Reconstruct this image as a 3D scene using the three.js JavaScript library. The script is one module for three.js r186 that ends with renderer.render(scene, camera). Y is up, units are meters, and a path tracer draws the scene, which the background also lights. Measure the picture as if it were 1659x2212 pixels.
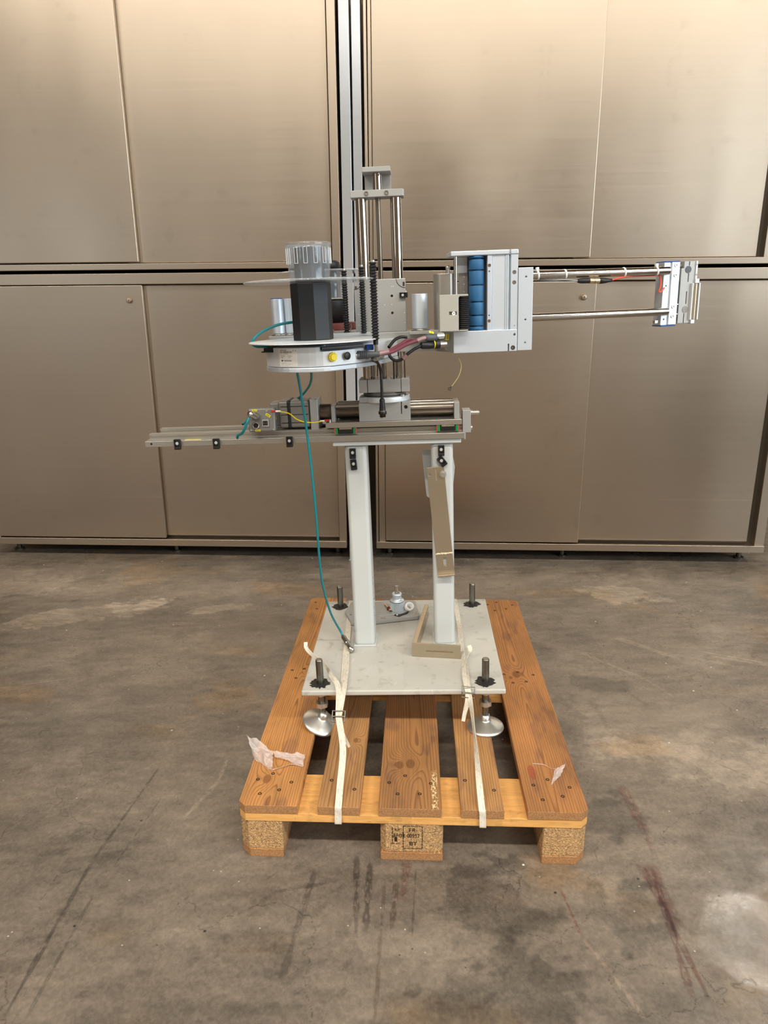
import * as THREE from 'three';
import { RoundedBoxGeometry } from 'three/addons/geometries/RoundedBoxGeometry.js';
import { mergeGeometries } from 'three/addons/utils/BufferGeometryUtils.js';
import { Brush, Evaluator, SUBTRACTION } from 'three-bvh-csg';
import { RectAreaLightUniformsLib } from 'three/addons/lights/RectAreaLightUniformsLib.js';

// ------------------------------------------------------------------ camera, light, exposure
const scene = new THREE.Scene();
const camera = new THREE.PerspectiveCamera(2 * Math.atan(1106 / 1534) * 180 / Math.PI, 1659 / 2212, 0.05, 100);
camera.position.set(0.0018, 1.2458, 1.3598);
camera.rotation.set(-0.2851, 0.04431, -0.00711, 'YXZ');
const renderer = new THREE.WebGLRenderer({ antialias: true });
renderer.toneMapping = THREE.LinearToneMapping;
renderer.toneMappingExposure = 0.78;
renderer.shadowMap.enabled = true;
RectAreaLightUniformsLib.init();
scene.background = new THREE.Color(0.5, 0.55, 0.6);

const HALL = { x0: -9, x1: 7.5, z0: -9, z1: 13, h: 6.6 };
const areaLights = [];
function areaLight(x, y, z, w, h, color, intensity, tx, ty, tz) {
  const l = new THREE.RectAreaLight(color, intensity, w, h);
  l.position.set(x, y, z); l.lookAt(tx, ty, tz); scene.add(l); areaLights.push(l); return l;
}
const LAMP_COL = new THREE.Color(1.0, 0.93, 0.82), DAY_COL = new THREE.Color(0.80, 0.92, 1.0);
const LAMPS = [];            // x, z, width (x), depth (z), brightness
for (const x of [-4.6, 0.2, 5.0]) LAMPS.push([x, 3.5, 3.4, 0.32, 112]);
for (const x of [-4.6, 0.2, 5.0]) LAMPS.push([x, 9.0, 3.4, 0.55, 36]);
LAMPS.push([4.4, -5.6, 1.9, 1.9, 11]);
const DAY = 6.5;

// ------------------------------------------------------------------ helpers
let seed = 7;
const rnd = () => { seed = (seed + 0x6d2b79f5) | 0; let t = Math.imul(seed ^ (seed >>> 15), 1 | seed); t = (t + Math.imul(t ^ (t >>> 7), 61 | t)) ^ t; return ((t ^ (t >>> 14)) >>> 0) / 4294967296; };
const V = (x, y, z) => new THREE.Vector3(x, y, z);
const lerp = (a, b, t) => a + (b - a) * t, clamp = (x, a = 0, b = 1) => Math.min(b, Math.max(a, x));
const sstep = (a, b, x) => { const t = clamp((x - a) / (b - a)); return t * t * (3 - 2 * t); };
const NT = new Float32Array(65536); for (let i = 0; i < 65536; i++) NT[i] = rnd();
function vnoise(x, y, s = 0) {
  const xi = Math.floor(x), yi = Math.floor(y); let fx = x - xi, fy = y - yi;
  fx = fx * fx * (3 - 2 * fx); fy = fy * fy * (3 - 2 * fy);
  const a = (xi + s * 37) & 255, b = (yi + s * 91) & 255, a1 = (a + 1) & 255, b1 = (b + 1) & 255;
  const p = NT[b * 256 + a], q = NT[b * 256 + a1], r = NT[b1 * 256 + a], t = NT[b1 * 256 + a1];
  return p + (q - p) * fx + (r - p + (p - q - r + t) * fx) * fy;
}
function fbm(x, y, o, s = 0, g = 0.5) { let v = 0, a = 1, n = 0; for (let i = 0; i < o; i++) { v += a * vnoise(x, y, s + i); n += a; a *= g; x *= 2.03; y *= 2.03; } return v / n; }
function dataTex(w, h, fn, srgb = true) {
  const d = new Uint8Array(w * h * 4), c = [0, 0, 0];
  for (let y = 0, i = 0; y < h; y++) for (let x = 0; x < w; x++, i += 4) {
    fn((x + 0.5) / w, (y + 0.5) / h, c);
    d[i] = clamp(c[0], 0, 255); d[i + 1] = clamp(c[1], 0, 255); d[i + 2] = clamp(c[2], 0, 255); d[i + 3] = 255;
  }
  const t = new THREE.DataTexture(d, w, h, THREE.RGBAFormat);
  t.magFilter = THREE.LinearFilter; t.minFilter = THREE.LinearFilter; t.wrapS = t.wrapT = THREE.RepeatWrapping;
  if (srgb) t.colorSpace = THREE.SRGBColorSpace; t.needsUpdate = true; return t;
}
function canvasTex(w, h, draw) {
  const c = document.createElement('canvas'); c.width = w; c.height = h; draw(c.getContext('2d'), w, h);
  const t = new THREE.CanvasTexture(c); t.colorSpace = THREE.SRGBColorSpace; t.magFilter = THREE.LinearFilter; return t;
}
const std = (color, roughness, metalness = 0, extra = {}) => new THREE.MeshPhysicalMaterial({ color, roughness, metalness, ...extra });

// metre uv by dominant normal: (x,y) on faces across z, (z,y) across x, (x,z) across y
function boxUV(g, ox = 0, oy = 0) {
  if (g.index) g = g.toNonIndexed();
  const p = g.attributes.position, n = p.count, uv = new Float32Array(n * 2), a = V(), b = V(), c = V();
  for (let i = 0; i < n; i += 3) {
    a.fromBufferAttribute(p, i); b.fromBufferAttribute(p, i + 1).sub(a); c.fromBufferAttribute(p, i + 2).sub(a);
    b.cross(c); const x = Math.abs(b.x), y = Math.abs(b.y), z = Math.abs(b.z);
    for (let k = i; k < i + 3; k++) {
      const px = p.getX(k), py = p.getY(k), pz = p.getZ(k);
      uv[2 * k] = (z >= x && z >= y ? px : x >= y ? pz : px) + ox; uv[2 * k + 1] = (z >= x && z >= y ? py : x >= y ? py : pz) + oy;
    }
  }
  g.setAttribute('uv', new THREE.BufferAttribute(uv, 2)); return g;
}
// box from corner ranges, edges rounded by r
function bx(x0, x1, y0, y1, z0, z1, r = 0.0012) {
  const w = Math.abs(x1 - x0), h = Math.abs(y1 - y0), d = Math.abs(z1 - z0);
  const g = r > 0 ? new RoundedBoxGeometry(w, h, d, 2, Math.min(r, w / 2.05, h / 2.05, d / 2.05)) : new THREE.BoxGeometry(w, h, d);
  return g.translate((x0 + x1) / 2, (y0 + y1) / 2, (z0 + z1) / 2);
}
function cy(r, x0, y0, z0, len, axis = 'y', seg = 28, r2 = r) {      // starts at the point, runs along + axis
  const g = new THREE.CylinderGeometry(axis === 'y' ? r2 : r2, r, len, seg);
  g.translate(0, len / 2, 0);
  if (axis === 'x') g.rotateZ(-Math.PI / 2); if (axis === 'z') g.rotateX(Math.PI / 2);
  return g.translate(x0, y0, z0);
}
function lathe(pts, x, y, z, seg = 40) { return new THREE.LatheGeometry(pts.map((p) => new THREE.Vector2(p[0], p[1])), seg).translate(x, y, z); }
function tube(pts, r, seg = 60, rs = 10) { return new THREE.TubeGeometry(new THREE.CatmullRomCurve3(pts.map((p) => V(...p)), false, 'centripetal'), seg, r, rs, false); }
function hexNut(r, x, y, z, h, axis = 'y') { return cy(r, x, y, z, h, axis, 6); }
function merge(list) {
  list = list.map((g) => { g = g.index ? g.toNonIndexed() : g; for (const k of Object.keys(g.attributes)) if (!['position', 'normal', 'uv'].includes(k)) g.deleteAttribute(k); return g; });
  return list.length === 1 ? list[0] : mergeGeometries(list);
}
// real holes, slots and grooves: the cutters are taken out of the body
const csg = new Evaluator(); csg.attributes = ['position', 'normal', 'uv']; csg.useGroups = false;
function cut(g, cutters) {
  const brush = (q) => { q = merge([q.clone()]); q.clearGroups(); const b = new Brush(q); b.updateMatrixWorld(); return b; };
  let a = brush(g); for (const c of cutters) { a = csg.evaluate(a, brush(c), SUBTRACTION); a.updateMatrixWorld(); }
  const o = a.geometry; o.clearGroups(); return o.index ? o.toNonIndexed() : o;
}
// flat outline in x/z, extruded in y
function slabXZ(points, y0, y1, bevel = 0) {
  const s = new THREE.Shape(points.map(([x, z]) => new THREE.Vector2(x, -z)));
  const g = new THREE.ExtrudeGeometry(s, { depth: y1 - y0 - 2 * bevel, bevelEnabled: bevel > 0, bevelSize: bevel, bevelThickness: bevel, bevelOffset: -bevel, bevelSegments: 2, curveSegments: 16 });
  return g.rotateX(-Math.PI / 2).translate(0, y0 + bevel, 0);
}
function slabXY(points, z0, z1, holes = [], bevel = 0) {
  const s = new THREE.Shape(points.map(([x, y]) => new THREE.Vector2(x, y)));
  for (const h of holes) s.holes.push(new THREE.Path(h.map(([x, y]) => new THREE.Vector2(x, y))));
  return new THREE.ExtrudeGeometry(s, { depth: z1 - z0 - 2 * bevel, bevelEnabled: bevel > 0, bevelSize: bevel, bevelThickness: bevel, bevelOffset: -bevel, bevelSegments: 2 }).translate(0, 0, z0 + bevel);
}
const ring = (cx, cyy, r, n = 24, a0 = 0, a1 = Math.PI * 2) => Array.from({ length: n }, (_, i) => { const a = a0 + (a1 - a0) * i / (a1 - a0 > 6.2 ? n : n - 1); return [cx + r * Math.cos(a), cyy + r * Math.sin(a)]; });
const rect = (x0, x1, y0, y1) => [[x0, y0], [x1, y0], [x1, y1], [x0, y1]];
// band swept along points; sides[i] is the width direction there
function ribbon(pts, sides, width, th, div = 8) {
  const c = new THREE.CatmullRomCurve3(pts.map((p) => V(...p)), false, 'centripetal'), sc = new THREE.CatmullRomCurve3(sides.map((p) => V(...p)), false, 'centripetal');
  const n = (pts.length - 1) * div, pos = [], idx = [], uv = []; let L = 0, prev = null;
  for (let i = 0; i <= n; i++) {
    const t = i / n, p = c.getPoint(t), tg = c.getTangent(t), s = sc.getPoint(t); s.addScaledVector(tg, -s.dot(tg)).normalize();
    const nn = V().crossVectors(tg, s).normalize(); if (prev) L += p.distanceTo(prev); prev = p.clone();
    const w = Array.isArray(width) ? lerp(width[0], width[1], t) : width;
    for (const [a, b] of [[-1, -1], [1, -1], [1, 1], [-1, 1]]) { const q = p.clone().addScaledVector(s, a * w / 2).addScaledVector(nn, b * th / 2); pos.push(q.x, q.y, q.z); uv.push(L, a * w / 2); }
    if (i) for (let k = 0; k < 4; k++) { const a = (i - 1) * 4 + k, b = (i - 1) * 4 + (k + 1) % 4; idx.push(a, b, a + 4, b, b + 4, a + 4); }
  }
  idx.push(0, 2, 1, 0, 3, 2); const e = n * 4; idx.push(e, e + 1, e + 2, e, e + 2, e + 3);
  const g = new THREE.BufferGeometry(); g.setAttribute('position', new THREE.Float32BufferAttribute(pos, 3)); g.setAttribute('uv', new THREE.Float32BufferAttribute(uv, 2)); g.setIndex(idx);
  const f = g.toNonIndexed(); f.computeVertexNormals(); return f;
}
const used = {};
const numbered = (n) => { const k = used[n] = (used[n] ?? -1) + 1; return k ? n + '_' + String(k).padStart(3, '0') : n; };
function obj(name, geos, mat, parent, label) {
  const m = new THREE.Mesh(Array.isArray(geos) ? merge(geos) : geos, mat);
  m.name = parent === scene ? numbered(name) : name; m.castShadow = m.receiveShadow = true; parent.add(m);
  if (label) m.userData.label = label; return m;
}
function thing(name, label, category, pos = [0, 0, 0], group) {
  const o = new THREE.Group(); o.name = numbered(name); o.position.set(...pos); o.userData = { label, category }; if (group) o.userData.group = group; scene.add(o); return o;
}
function single(name, geos, mat, label, category, group) { const m = obj(name, geos, mat, scene, label); m.userData.category = category; if (group) m.userData.group = group; return m; }
function struct(name, geos, mat) { const m = obj(name, geos, mat, scene); m.name = name; m.userData.kind = 'structure'; return m; }

// ------------------------------------------------------------------ textures and materials
const brushTex = dataTex(512, 512, (u, v, c) => { const k = 128 + 90 * (vnoise(u * 6, v * 256, 1) - 0.5) + 60 * (vnoise(u * 3, v * 128, 2) - 0.5); c[0] = c[1] = c[2] = k; }, false);
// sheet steel never lies flat: long shallow waves and a few dents, plus the brushing
const waveTex = dataTex(1024, 1024, (u, v, c) => {
  let k = 128 + 190 * (fbm(u * 9, v * 0.9, 2, 5) - 0.5) + 16 * (fbm(u * 12, v * 8, 2, 9) - 0.5);
  c[0] = c[1] = c[2] = k;
}, false);
waveTex.wrapS = waveTex.wrapT = THREE.MirroredRepeatWrapping; waveTex.repeat.set(1 / 2.4, 1 / 2.4);
const steelRough = dataTex(1024, 1024, (u, v, c) => {
  const smear = fbm(u * 6, v * 3, 3, 21), fine = vnoise(u * 5, v * 500, 3), sc = vnoise(u * 3, v * 300, 13);
  c[0] = c[1] = c[2] = 150 + 34 * (smear - 0.5) + 10 * (fine - 0.5) + (sc > 0.95 ? 8 : 0);
}, false);
steelRough.wrapS = steelRough.wrapT = THREE.MirroredRepeatWrapping; steelRough.repeat.set(1 / 1.7, 1 / 1.7);
const steelMap = dataTex(1024, 1024, (u, v, c) => {
  const b = fbm(u * 5, v * 4, 4, 31), f = vnoise(u * 4, v * 420, 33), dirt = sstep(0.70, 0.85, fbm(u * 22, v * 22, 4, 36));
  let k = 1 + 0.06 * (b - 0.5) + 0.012 * (f - 0.5) - 0.025 * dirt; const scr = vnoise(u * 2.3, v * 380, 39) > 0.955 && vnoise(u * 7, v * 3, 41) > 0.55 ? 1.03 : 1; k *= scr;
  c[0] = 192 * k; c[1] = 178 * k; c[2] = 161 * k;
});
steelMap.wrapS = steelMap.wrapT = THREE.MirroredRepeatWrapping; steelMap.repeat.set(1 / 1.9, 1 / 1.9);
const M = {};
M.door = std(0xffffff, 0.62, 1, { map: steelMap, roughnessMap: steelRough, bumpMap: waveTex, bumpScale: 0.0075, anisotropy: 0.55, anisotropyRotation: 0 });
M.frame = std(0xbdb0a0, 0.36, 1, { anisotropy: 0.3 });
M.galv = std(0xd3d9e0, 0.42, 0.65, { roughnessMap: steelRough });
M.carcass = std(0x6d675f, 0.5, 1);
M.black = std(0x141416, 0.45);
M.blackSoft = std(0x15161a, 0.5);
M.rubber = std(0x101014, 0.42);
M.chrome = std(0xbcb6ae, 0.15, 1);
M.steel = std(0xc4bfb8, 0.28, 1);
M.darkSteel = std(0x7d746a, 0.32, 1);
M.alu = std(0xd6dfe8, 0.46, 0.7, { bumpMap: brushTex, bumpScale: 0.00005 });
M.aluMatt = std(0xdfe4e8, 0.5, 0.45);
M.anod = std(0xa9a9a7, 0.5, 0.4);
M.anodDark = std(0x87847f, 0.5, 0.5);
M.cover = std(0xacaaa1, 0.55, 0.2);
M.stainless = std(0xb9ac96, 0.38, 0.85);
M.bed = std(0xb4b0a8, 0.36, 0.8);
M.blue = std(0x245f8c, 0.55);
M.blueDeep = std(0x1b4c9a, 0.5);
M.white = std(0xe6e6e2, 0.6);
M.nylon = std(0xf2f2ef, 0.4);
M.yellow = std(0xe5cf10, 0.45);
M.paleWire = std(0xc4bd68, 0.45);
M.teal = std(0x0a7c86, 0.38);
M.purple = std(0x6d3440, 0.5);
M.purpleClear = std(0x957574, 0.3);
M.red = std(0xc22a1e, 0.45);
M.orange = std(0xe2543a, 0.45);
M.green = std(0x12803a, 0.5);
M.pink = std(0xc13a4e, 0.5);
M.brownRed = std(0x5b1c16, 0.5);
M.greyPlug = std(0x50545a, 0.5);
M.greyCable = std(0x8b9094, 0.5);
M.brass = std(0xd9bf9a, 0.3, 1);
M.wire = std(0x8f8d86, 0.35, 1);
M.zinc = std(0xcfcfc9, 0.34, 0.85);
M.weld = std(0xd2c8a6, 0.5, 0.4);
M.screwHead = std(0xc6c6c2, 0.45, 0.2);
M.clear = std(0xf4f8fc, 0.10, 0, { transmission: 0.80, thickness: 0, ior: 1.49 });
M.clearWall = std(0xf2f6fa, 0.06, 0, { transmission: 0.93, thickness: 0, ior: 1.49 });
M.rib = std(0xf6f9fc, 0.2, 0, { transmission: 0.4, thickness: 0, ior: 1.49 });
M.thread = std(0x8b8984, 0.35, 1);
const paintMap = dataTex(1024, 1024, (u, v, c) => {
  const b = fbm(u * 6, v * 6, 4, 51), d = sstep(0.62, 0.86, fbm(u * 30, v * 30, 4, 55)), sp = vnoise(u * 300, v * 300, 58) > 0.93 ? 1 : 0, scr = vnoise(u * 120 + 40 * v, v * 14, 61) > 0.965 ? 1 : 0;
  const k = 1 + 0.10 * (b - 0.5) - 0.10 * d - 0.08 * sp + 0.05 * scr; c[0] = 190 * k; c[1] = 188 * k; c[2] = 180 * k * (1 - 0.03 * d);
});
paintMap.repeat.set(1 / 0.6, 1 / 0.6);
M.paint = std(0xffffff, 0.48, 0, { map: paintMap });
M.paintPost = std(0xc3c7c6, 0.42, 0);
M.grease = std(0x1c1a18, 0.6);
const tarMap = M.grease;

// wood: growth rings along the board (u across, v along), bent around knots
function woodTex(s, base, dark, w, len, knots, print, px = [256, 2048]) {
  return dataTex(px[0], px[1], (u, v, c) => {
    const x = u * w, z = v * len; let q = x + 0.010 * (fbm(x * 18, z * 2.2, 3, s) - 0.5) + 0.02 * (vnoise(0.3, z * 1.3, s + 3) - 0.5);
    const mid = w * (0.35 + 0.3 * vnoise(s, z * 0.7, s)); let ph = Math.sqrt((q - mid) * (q - mid) * 1.0 + 0.00004 + 0.00022 * (1 + Math.sin(z * 5 + s))) * 165 + z * 1.1;
    let kd = 0;
    for (const [kx, kz, kr] of knots) { const dx = (x - kx), dz = (z - kz) * 0.62, d = Math.sqrt(dx * dx + dz * dz); ph += 4.2 * Math.exp(-d * d / (kr * kr * 5.5)); kd = Math.max(kd, 1 - sstep(kr * 0.75, kr * 1.12, d)); if (d < kr) ph += d * 900; }
    let r = ph - Math.floor(ph); r = r < 0.62 ? r * 0.25 : lerp(0.155, 1, sstep(0.62, 0.9, r)) * (1 - sstep(0.93, 1, r));
    const fine = vnoise(x * 900, z * 16, s + 8) - 0.5, blot = fbm(x * 22, z * 7, 4, s + 11), st = sstep(0.60, 0.78, fbm(x * 30, z * 9, 4, s + 17)), spk = vnoise(x * 500, z * 400, s + 19) > 0.955 ? 0.13 : 0;
    let t = clamp(0.62 * r + 0.10 * (blot - 0.5) + kd * 0.55), k = 1 + 0.12 * fine + 0.30 * (blot - 0.5) - 0.13 * st - spk;
    for (let i = 0; i < 3; i++) c[i] = lerp(base[i], dark[i], t) * k; c[2] *= 1 + 0.12 * st; if (print) print(x, z, c);
  });
}
const W1 = woodTex(3, [196, 140, 82], [130, 80, 40], 0.145, 1.2, [[0.052, 0.095, 0.011], [0.08, 0.62, 0.008]]);
const W2 = woodTex(14, [174, 130, 84], [118, 80, 47], 0.1, 1.2, [[0.07, 0.26, 0.007]]);
const W3 = woodTex(25, [166, 118, 72], [108, 70, 39], 0.145, 1.2, [[0.072, 0.165, 0.012], [0.045, 0.16, 0.010]], (x, z, c) => { const m = (1 - sstep(0.004, 0.009, Math.abs(x - 0.129 + 0.006 * (vnoise(3, z * 60, 201) - 0.5)))) * (1 - sstep(0.11, 0.15, z)) * sstep(0.42, 0.58, fbm(x * 420, z * 260, 3, 203)); c[0] = lerp(c[0], 226, m); c[1] = lerp(c[1], 208, m); c[2] = lerp(c[2], 160, m); });
const W4 = woodTex(36, [180, 134, 84], [126, 84, 48], 0.1, 1.2, []);
const W5 = woodTex(47, [180, 125, 74], [118, 72, 38], 0.145, 1.2, [[0.06, 0.62, 0.013], [0.04, 0.60, 0.006]], (x, z, c) => { const u = (x - 0.032) / 0.010, v = (z - 0.142) / 0.028, m = u * u + v * v < 1 ? 0.75 * (Math.sin(x * 2800) > -0.3 && Math.sin(z * 1700) > -0.3 ? 1 : 0.35) : 0; c[0] = lerp(c[0], 150, m); c[1] = lerp(c[1], 58, m); c[2] = lerp(c[2], 38, m); });
const beech = dataTex(1024, 256, (u, v, c) => {
  const x = u * 0.8, z = v * 0.145, b = fbm(x * 5, z * 26, 4, 71), f = vnoise(x * 60, z * 900, 73) - 0.5, l = vnoise(x * 12, z * 160, 75) - 0.5, sp = vnoise(x * 160, z * 700, 77) > 0.94 ? 0.14 : 0, st = sstep(0.66, 0.8, fbm(x * 30, z * 40, 3, 79));
  const k = 1 + 0.16 * (b - 0.5) + 0.10 * f + 0.08 * l - sp - 0.08 * st; c[0] = 221 * k; c[1] = 166 * k; c[2] = 96 * k;
});
beech.repeat.set(1 / 0.8, 1 / 0.145);
const endTex = dataTex(512, 128, (u, v, c) => {
  const x = u * 0.145, y = v * 0.022, d = Math.hypot(x - 0.05, y + 0.04) * 420 + 2 * fbm(x * 60, y * 60, 3, 81), r = d - Math.floor(d), n = fbm(x * 700, y * 700, 3, 83) - 0.5;
  const k = 1 - 0.32 * sstep(0.45, 0.95, r) + 0.5 * n; c[0] = 178 * k; c[1] = 130 * k; c[2] = 84 * k;
});
endTex.repeat.set(1 / 0.145, 1 / 0.022);
const chipTex = dataTex(512, 512, (u, v, c) => {
  const x = u * 0.3, y = v * 0.3; let k = 0.35 * (fbm(x * 260, y * 420, 3, 91) - 0.5) + 0.65 * (vnoise(x * 420 + 3 * vnoise(x * 50, y * 50, 92), y * 620, 93) - 0.5) + 0.5 * (vnoise(x * 900, y * 500, 95) - 0.5);
  const dark = vnoise(x * 560, y * 760, 97) > 0.84 ? 0.36 : 0; k = 1 + 0.62 * k - dark; c[0] = 182 * k; c[1] = 145 * k; c[2] = 100 * k;
});
chipTex.repeat.set(1 / 0.3, 1 / 0.3);
const wood = (t) => std(0xffffff, 0.68, 0, { map: t, bumpMap: t, bumpScale: 0.0005 });
M.w = [W1, W2, W3, W4, W5].map(wood);
M.beech = wood(beech); M.end = std(0xffffff, 0.8, 0, { map: endTex, bumpMap: endTex, bumpScale: 0.0006 });
M.chip = std(0xffffff, 0.85, 0, { map: chipTex, bumpMap: chipTex, bumpScale: 0.0016 });
M.nail = std(0x2c221b, 0.6, 0.6);

// ------------------------------------------------------------------ floor
const FX0 = -2.7, FZ0 = -2.6, FW = 5.2, FD = 3.9;
const patches = [   // lighter and darker places on the concrete, mostly wear and stains: x, z, half sizes, turn, tone change
  [-1.38, -1.34, 0.36, 0.085, -0.36, 0.36], [-1.20, -1.44, 0.16, 0.07, -0.3, 0.30], [-0.86, -1.40, 0.14, 0.035, -0.3, 0.34], [-1.80, -1.62, 0.35, 0.12, -0.3, 0.20], [-1.1, -1.62, 0.6, 0.10, -0.1, 0.14],
  [0.90, -1.60, 0.17, 0.10, 0.10, 0.34], [1.10, -1.56, 0.13, 0.035, 0.10, 0.32], [0.95, -1.66, 0.30, 0.17, 0.0, 0.14],
  [0.85, -0.42, 0.40, 0.14, 0.12, 0.17], [1.15, -0.30, 0.45, 0.18, 0.15, 0.18], [0.60, -0.46, 0.18, 0.07, 0.1, 0.14],
  [0.50, -0.17, 0.12, 0.09, 0.3, -0.28], [0.17, 0.12, 0.15, 0.11, 0.1, -0.26], [0.47, 0.12, 0.11, 0.10, 0, -0.25], [0.20, 0.31, 0.20, 0.11, -0.1, -0.25], [0.28, 0.25, 0.10, 0.06, 0, -0.1],
  [-0.30, 0.24, 0.14, 0.06, 0.2, -0.14], [-0.9, -0.05, 0.25, 0.12, 0, -0.10], [0.03, 0.22, 0.13, 0.09, 0, 0.18], [0.63, -0.83, 0.11, 0.05, 0.2, -0.26], [0.47, -0.55, 0.07, 0.16, 0.1, -0.20],  // the last is a darker patch along the right side of the pallet
  [-0.62, -0.95, 0.2, 0.07, 0, -0.14], [-1.0, -0.5, 0.5, 0.2, 0, -0.07], [-0.6, 0.25, 0.3, 0.12, 0, 0.08],
];
const strokes = [   // tyre and drag marks: from, to, half width, tone, warmth
  [0.56, -0.29, 0.572, -0.12, 0.014, -0.22, 30], [0.572, -0.13, 0.566, -0.05, 0.006, -0.2, 22], [0.553, -0.01, 0.523, 0.335, 0.008, -0.32, 26], [0.530, -0.01, 0.556, 0.34, 0.007, -0.32, 26], [0.548, -0.01, 0.555, 0.17, 0.018, -0.24, 26], [0.52, -0.01, 0.53, 0.08, 0.006, -0.2, 20],
  [0.33, 0.07, 0.35, 0.20, 0.0035, -0.28, 40], [0.35, 0.20, 0.39, 0.28, 0.004, 0.16, 16], [0.39, 0.28, 0.425, 0.37, 0.0045, 0.24, 6],
  [-0.71, -0.33, -0.746, 0.03, 0.004, -0.32, 0], [-0.746, 0.03, -0.742, 0.42, 0.006, -0.34, 0], [-0.70, 0.12, -0.70, 0.42, 0.004, -0.22, 0], [-0.66, -0.2, -0.69, 0.05, 0.003, -0.2, 0],
  [-0.130, -0.02, -0.112, 0.22, 0.007, -0.3, 0], [-0.096, 0.0, -0.095, 0.2, 0.008, -0.34, 0], [-0.033, 0.06, -0.042, 0.2, 0.007, -0.3, 12], [-0.22, 0.02, -0.25, 0.33, 0.008, -0.2, 0], [-0.06, 0.05, -0.065, 0.40, 0.004, -0.22, 10], [0.01, 0.02, 0.0, 0.25, 0.002, -0.24, 0], [-0.01, 0.0, -0.02, 0.12, 0.012, -0.2, 24], [-0.3, 0.1, -0.18, 0.07, 0.006, -0.2, 0],
  [-0.529, -0.37, -0.528, -0.27, 0.006, 0.26, 0], [-0.528, -0.27, -0.578, -0.12, 0.007, 0.24, 0],
  [0.62, -1.05, 0.80, -0.86, 0.010, 0.2, 0], [0.80, -0.86, 0.86, -0.74, 0.006, 0.16, 0], [0.78, -1.18, 0.98, -1.0, 0.014, 0.22, 0], [0.95, -1.05, 1.15, -0.96, 0.010, 0.2, 0], [1.05, -1.08, 1.4, -0.93, 0.006, 0.24, 0], [1.08, -1.04, 1.5, -0.88, 0.008, 0.2, 0], [-1.5, -0.7, -1.15, -0.82, 0.004, 0.22, 0],
  [0.85, -0.4, 1.05, -0.22, 0.003, -0.3, 0], [1.05, -0.22, 1.3, -0.1, 0.002, -0.3, 0], [0.70, -0.80, 0.76, -0.68, 0.010, -0.16, 0], [0.58, -0.72, 0.60, -0.55, 0.012, -0.14, 0],
];
const FPX = [2048, 1536];
const floorField = (x, z) => {
  let t = 0, warm = 0;
  const wob = fbm(x * 9, z * 9, 4, 101) - 0.5, wob2 = fbm(x * 34, z * 34, 3, 107) - 0.5;
  for (const [px, pz, a, b, r, tone] of patches) {
    const dx = x - px, dz = z - pz; if (Math.abs(dx) > a * 1.8 || Math.abs(dz) > (a + b) * 1.8) continue;
    const c = Math.cos(r), s = Math.sin(r), u = (dx * c + dz * s) / a, v = (-dx * s + dz * c) / b, d = Math.hypot(u, v) + wob * 1.5 + wob2 * 0.9;
    t += tone * (1 - sstep(0.72, 1.0, d)) * (tone > 0.25 ? 0.25 + 1.15 * fbm(x * 22 + z * 16, z * 95 - x * 16, 3, 111) : 0.85);
  }
  for (const [x0, z0, x1, z1, hw, tone, wm] of strokes) {
    const ex = x1 - x0, ez = z1 - z0, L2 = ex * ex + ez * ez, q = ((x - x0) * ex + (z - z0) * ez) / L2; if (q < -0.05 || q > 1.05) continue;
    const d = Math.abs((x - x0 - ex * q) * ez - (z - z0 - ez * q) * ex) / Math.sqrt(L2) + (vnoise(q * 6, hw * 900, 113) - 0.5) * hw * 0.8; if (d > hw * 1.4) continue;
    const m = (1 - sstep(hw * 0.5, hw, d)) * sstep(-0.03, 0.1, q) * sstep(1.03, 0.85, q) * sstep(0.25, 0.6, vnoise(x * 130, z * 130, 117) * 0.5 + vnoise(q * 14 + hw * 99, d * 400, 119) * 0.7);
    t += tone * m; warm += wm * m;
  }
  return [t, warm];
};
const floorMap = dataTex(...FPX, (u, v, c) => {
  const x = FX0 + u * FW, z = FZ0 + v * FD, [t, warm] = floorField(x, z);
  const big = fbm(x * 1.7, z * 1.7, 4, 121) - 0.5, mid = fbm(x * 7 + z * 2, z * 11, 4, 125) - 0.5, sw = fbm(x * 14 - z * 5, z * 44 + x * 5, 3, 129) - 0.5, fine = vnoise(x * 420, z * 420, 131) - 0.5, fine2 = fbm(x * 150, z * 150, 2, 133) - 0.5;
  const scuff = sstep(0.64, 0.74, fbm(x * 36 + z * 20, z * 36, 4, 137)) * sstep(0.45, 0.6, fbm(x * 4, z * 4, 3, 139)), rust = sstep(0.58, 0.75, fbm(x * 3.1, z * 4.3, 4, 143));
  const crk = Math.abs(fbm(x * 3.3, z * 3.3, 5, 147) - 0.5) < 0.0016 && fbm(x * 2, z * 2, 2, 149) > 0.54 ? 0.22 : 0;
  let k = 1 + 0.34 * big + 0.30 * mid + 0.27 * sw + 0.15 * fine + 0.20 * fine2 - 0.09 * scuff - crk + t * 0.8;
  c[0] = 118 * k + 8 * rust + warm * 0.34; c[1] = 107.5 * k + 1 * rust - warm * 0.08; c[2] = 96 * k - 7 * rust - warm * 0.1;
});
{ // grit: small bright and dark specks lying in the surface
  const d = floorMap.image.data;
  for (let i = 0; i < 700; i++) { const px = Math.floor(rnd() * FPX[0]), py = Math.floor(rnd() * FPX[1]), s = rnd() < 0.3 ? 2 : 1, b = rnd() < 0.65 ? 205 + rnd() * 45 : 40;
    for (let a = 0; a < s; a++) for (let e = 0; e < s; e++) { const o = (Math.min(FPX[1] - 1, py + a) * FPX[0] + Math.min(FPX[0] - 1, px + e)) * 4; d[o] = b; d[o + 1] = b * 0.97; d[o + 2] = b * 0.92; } }
}
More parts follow.
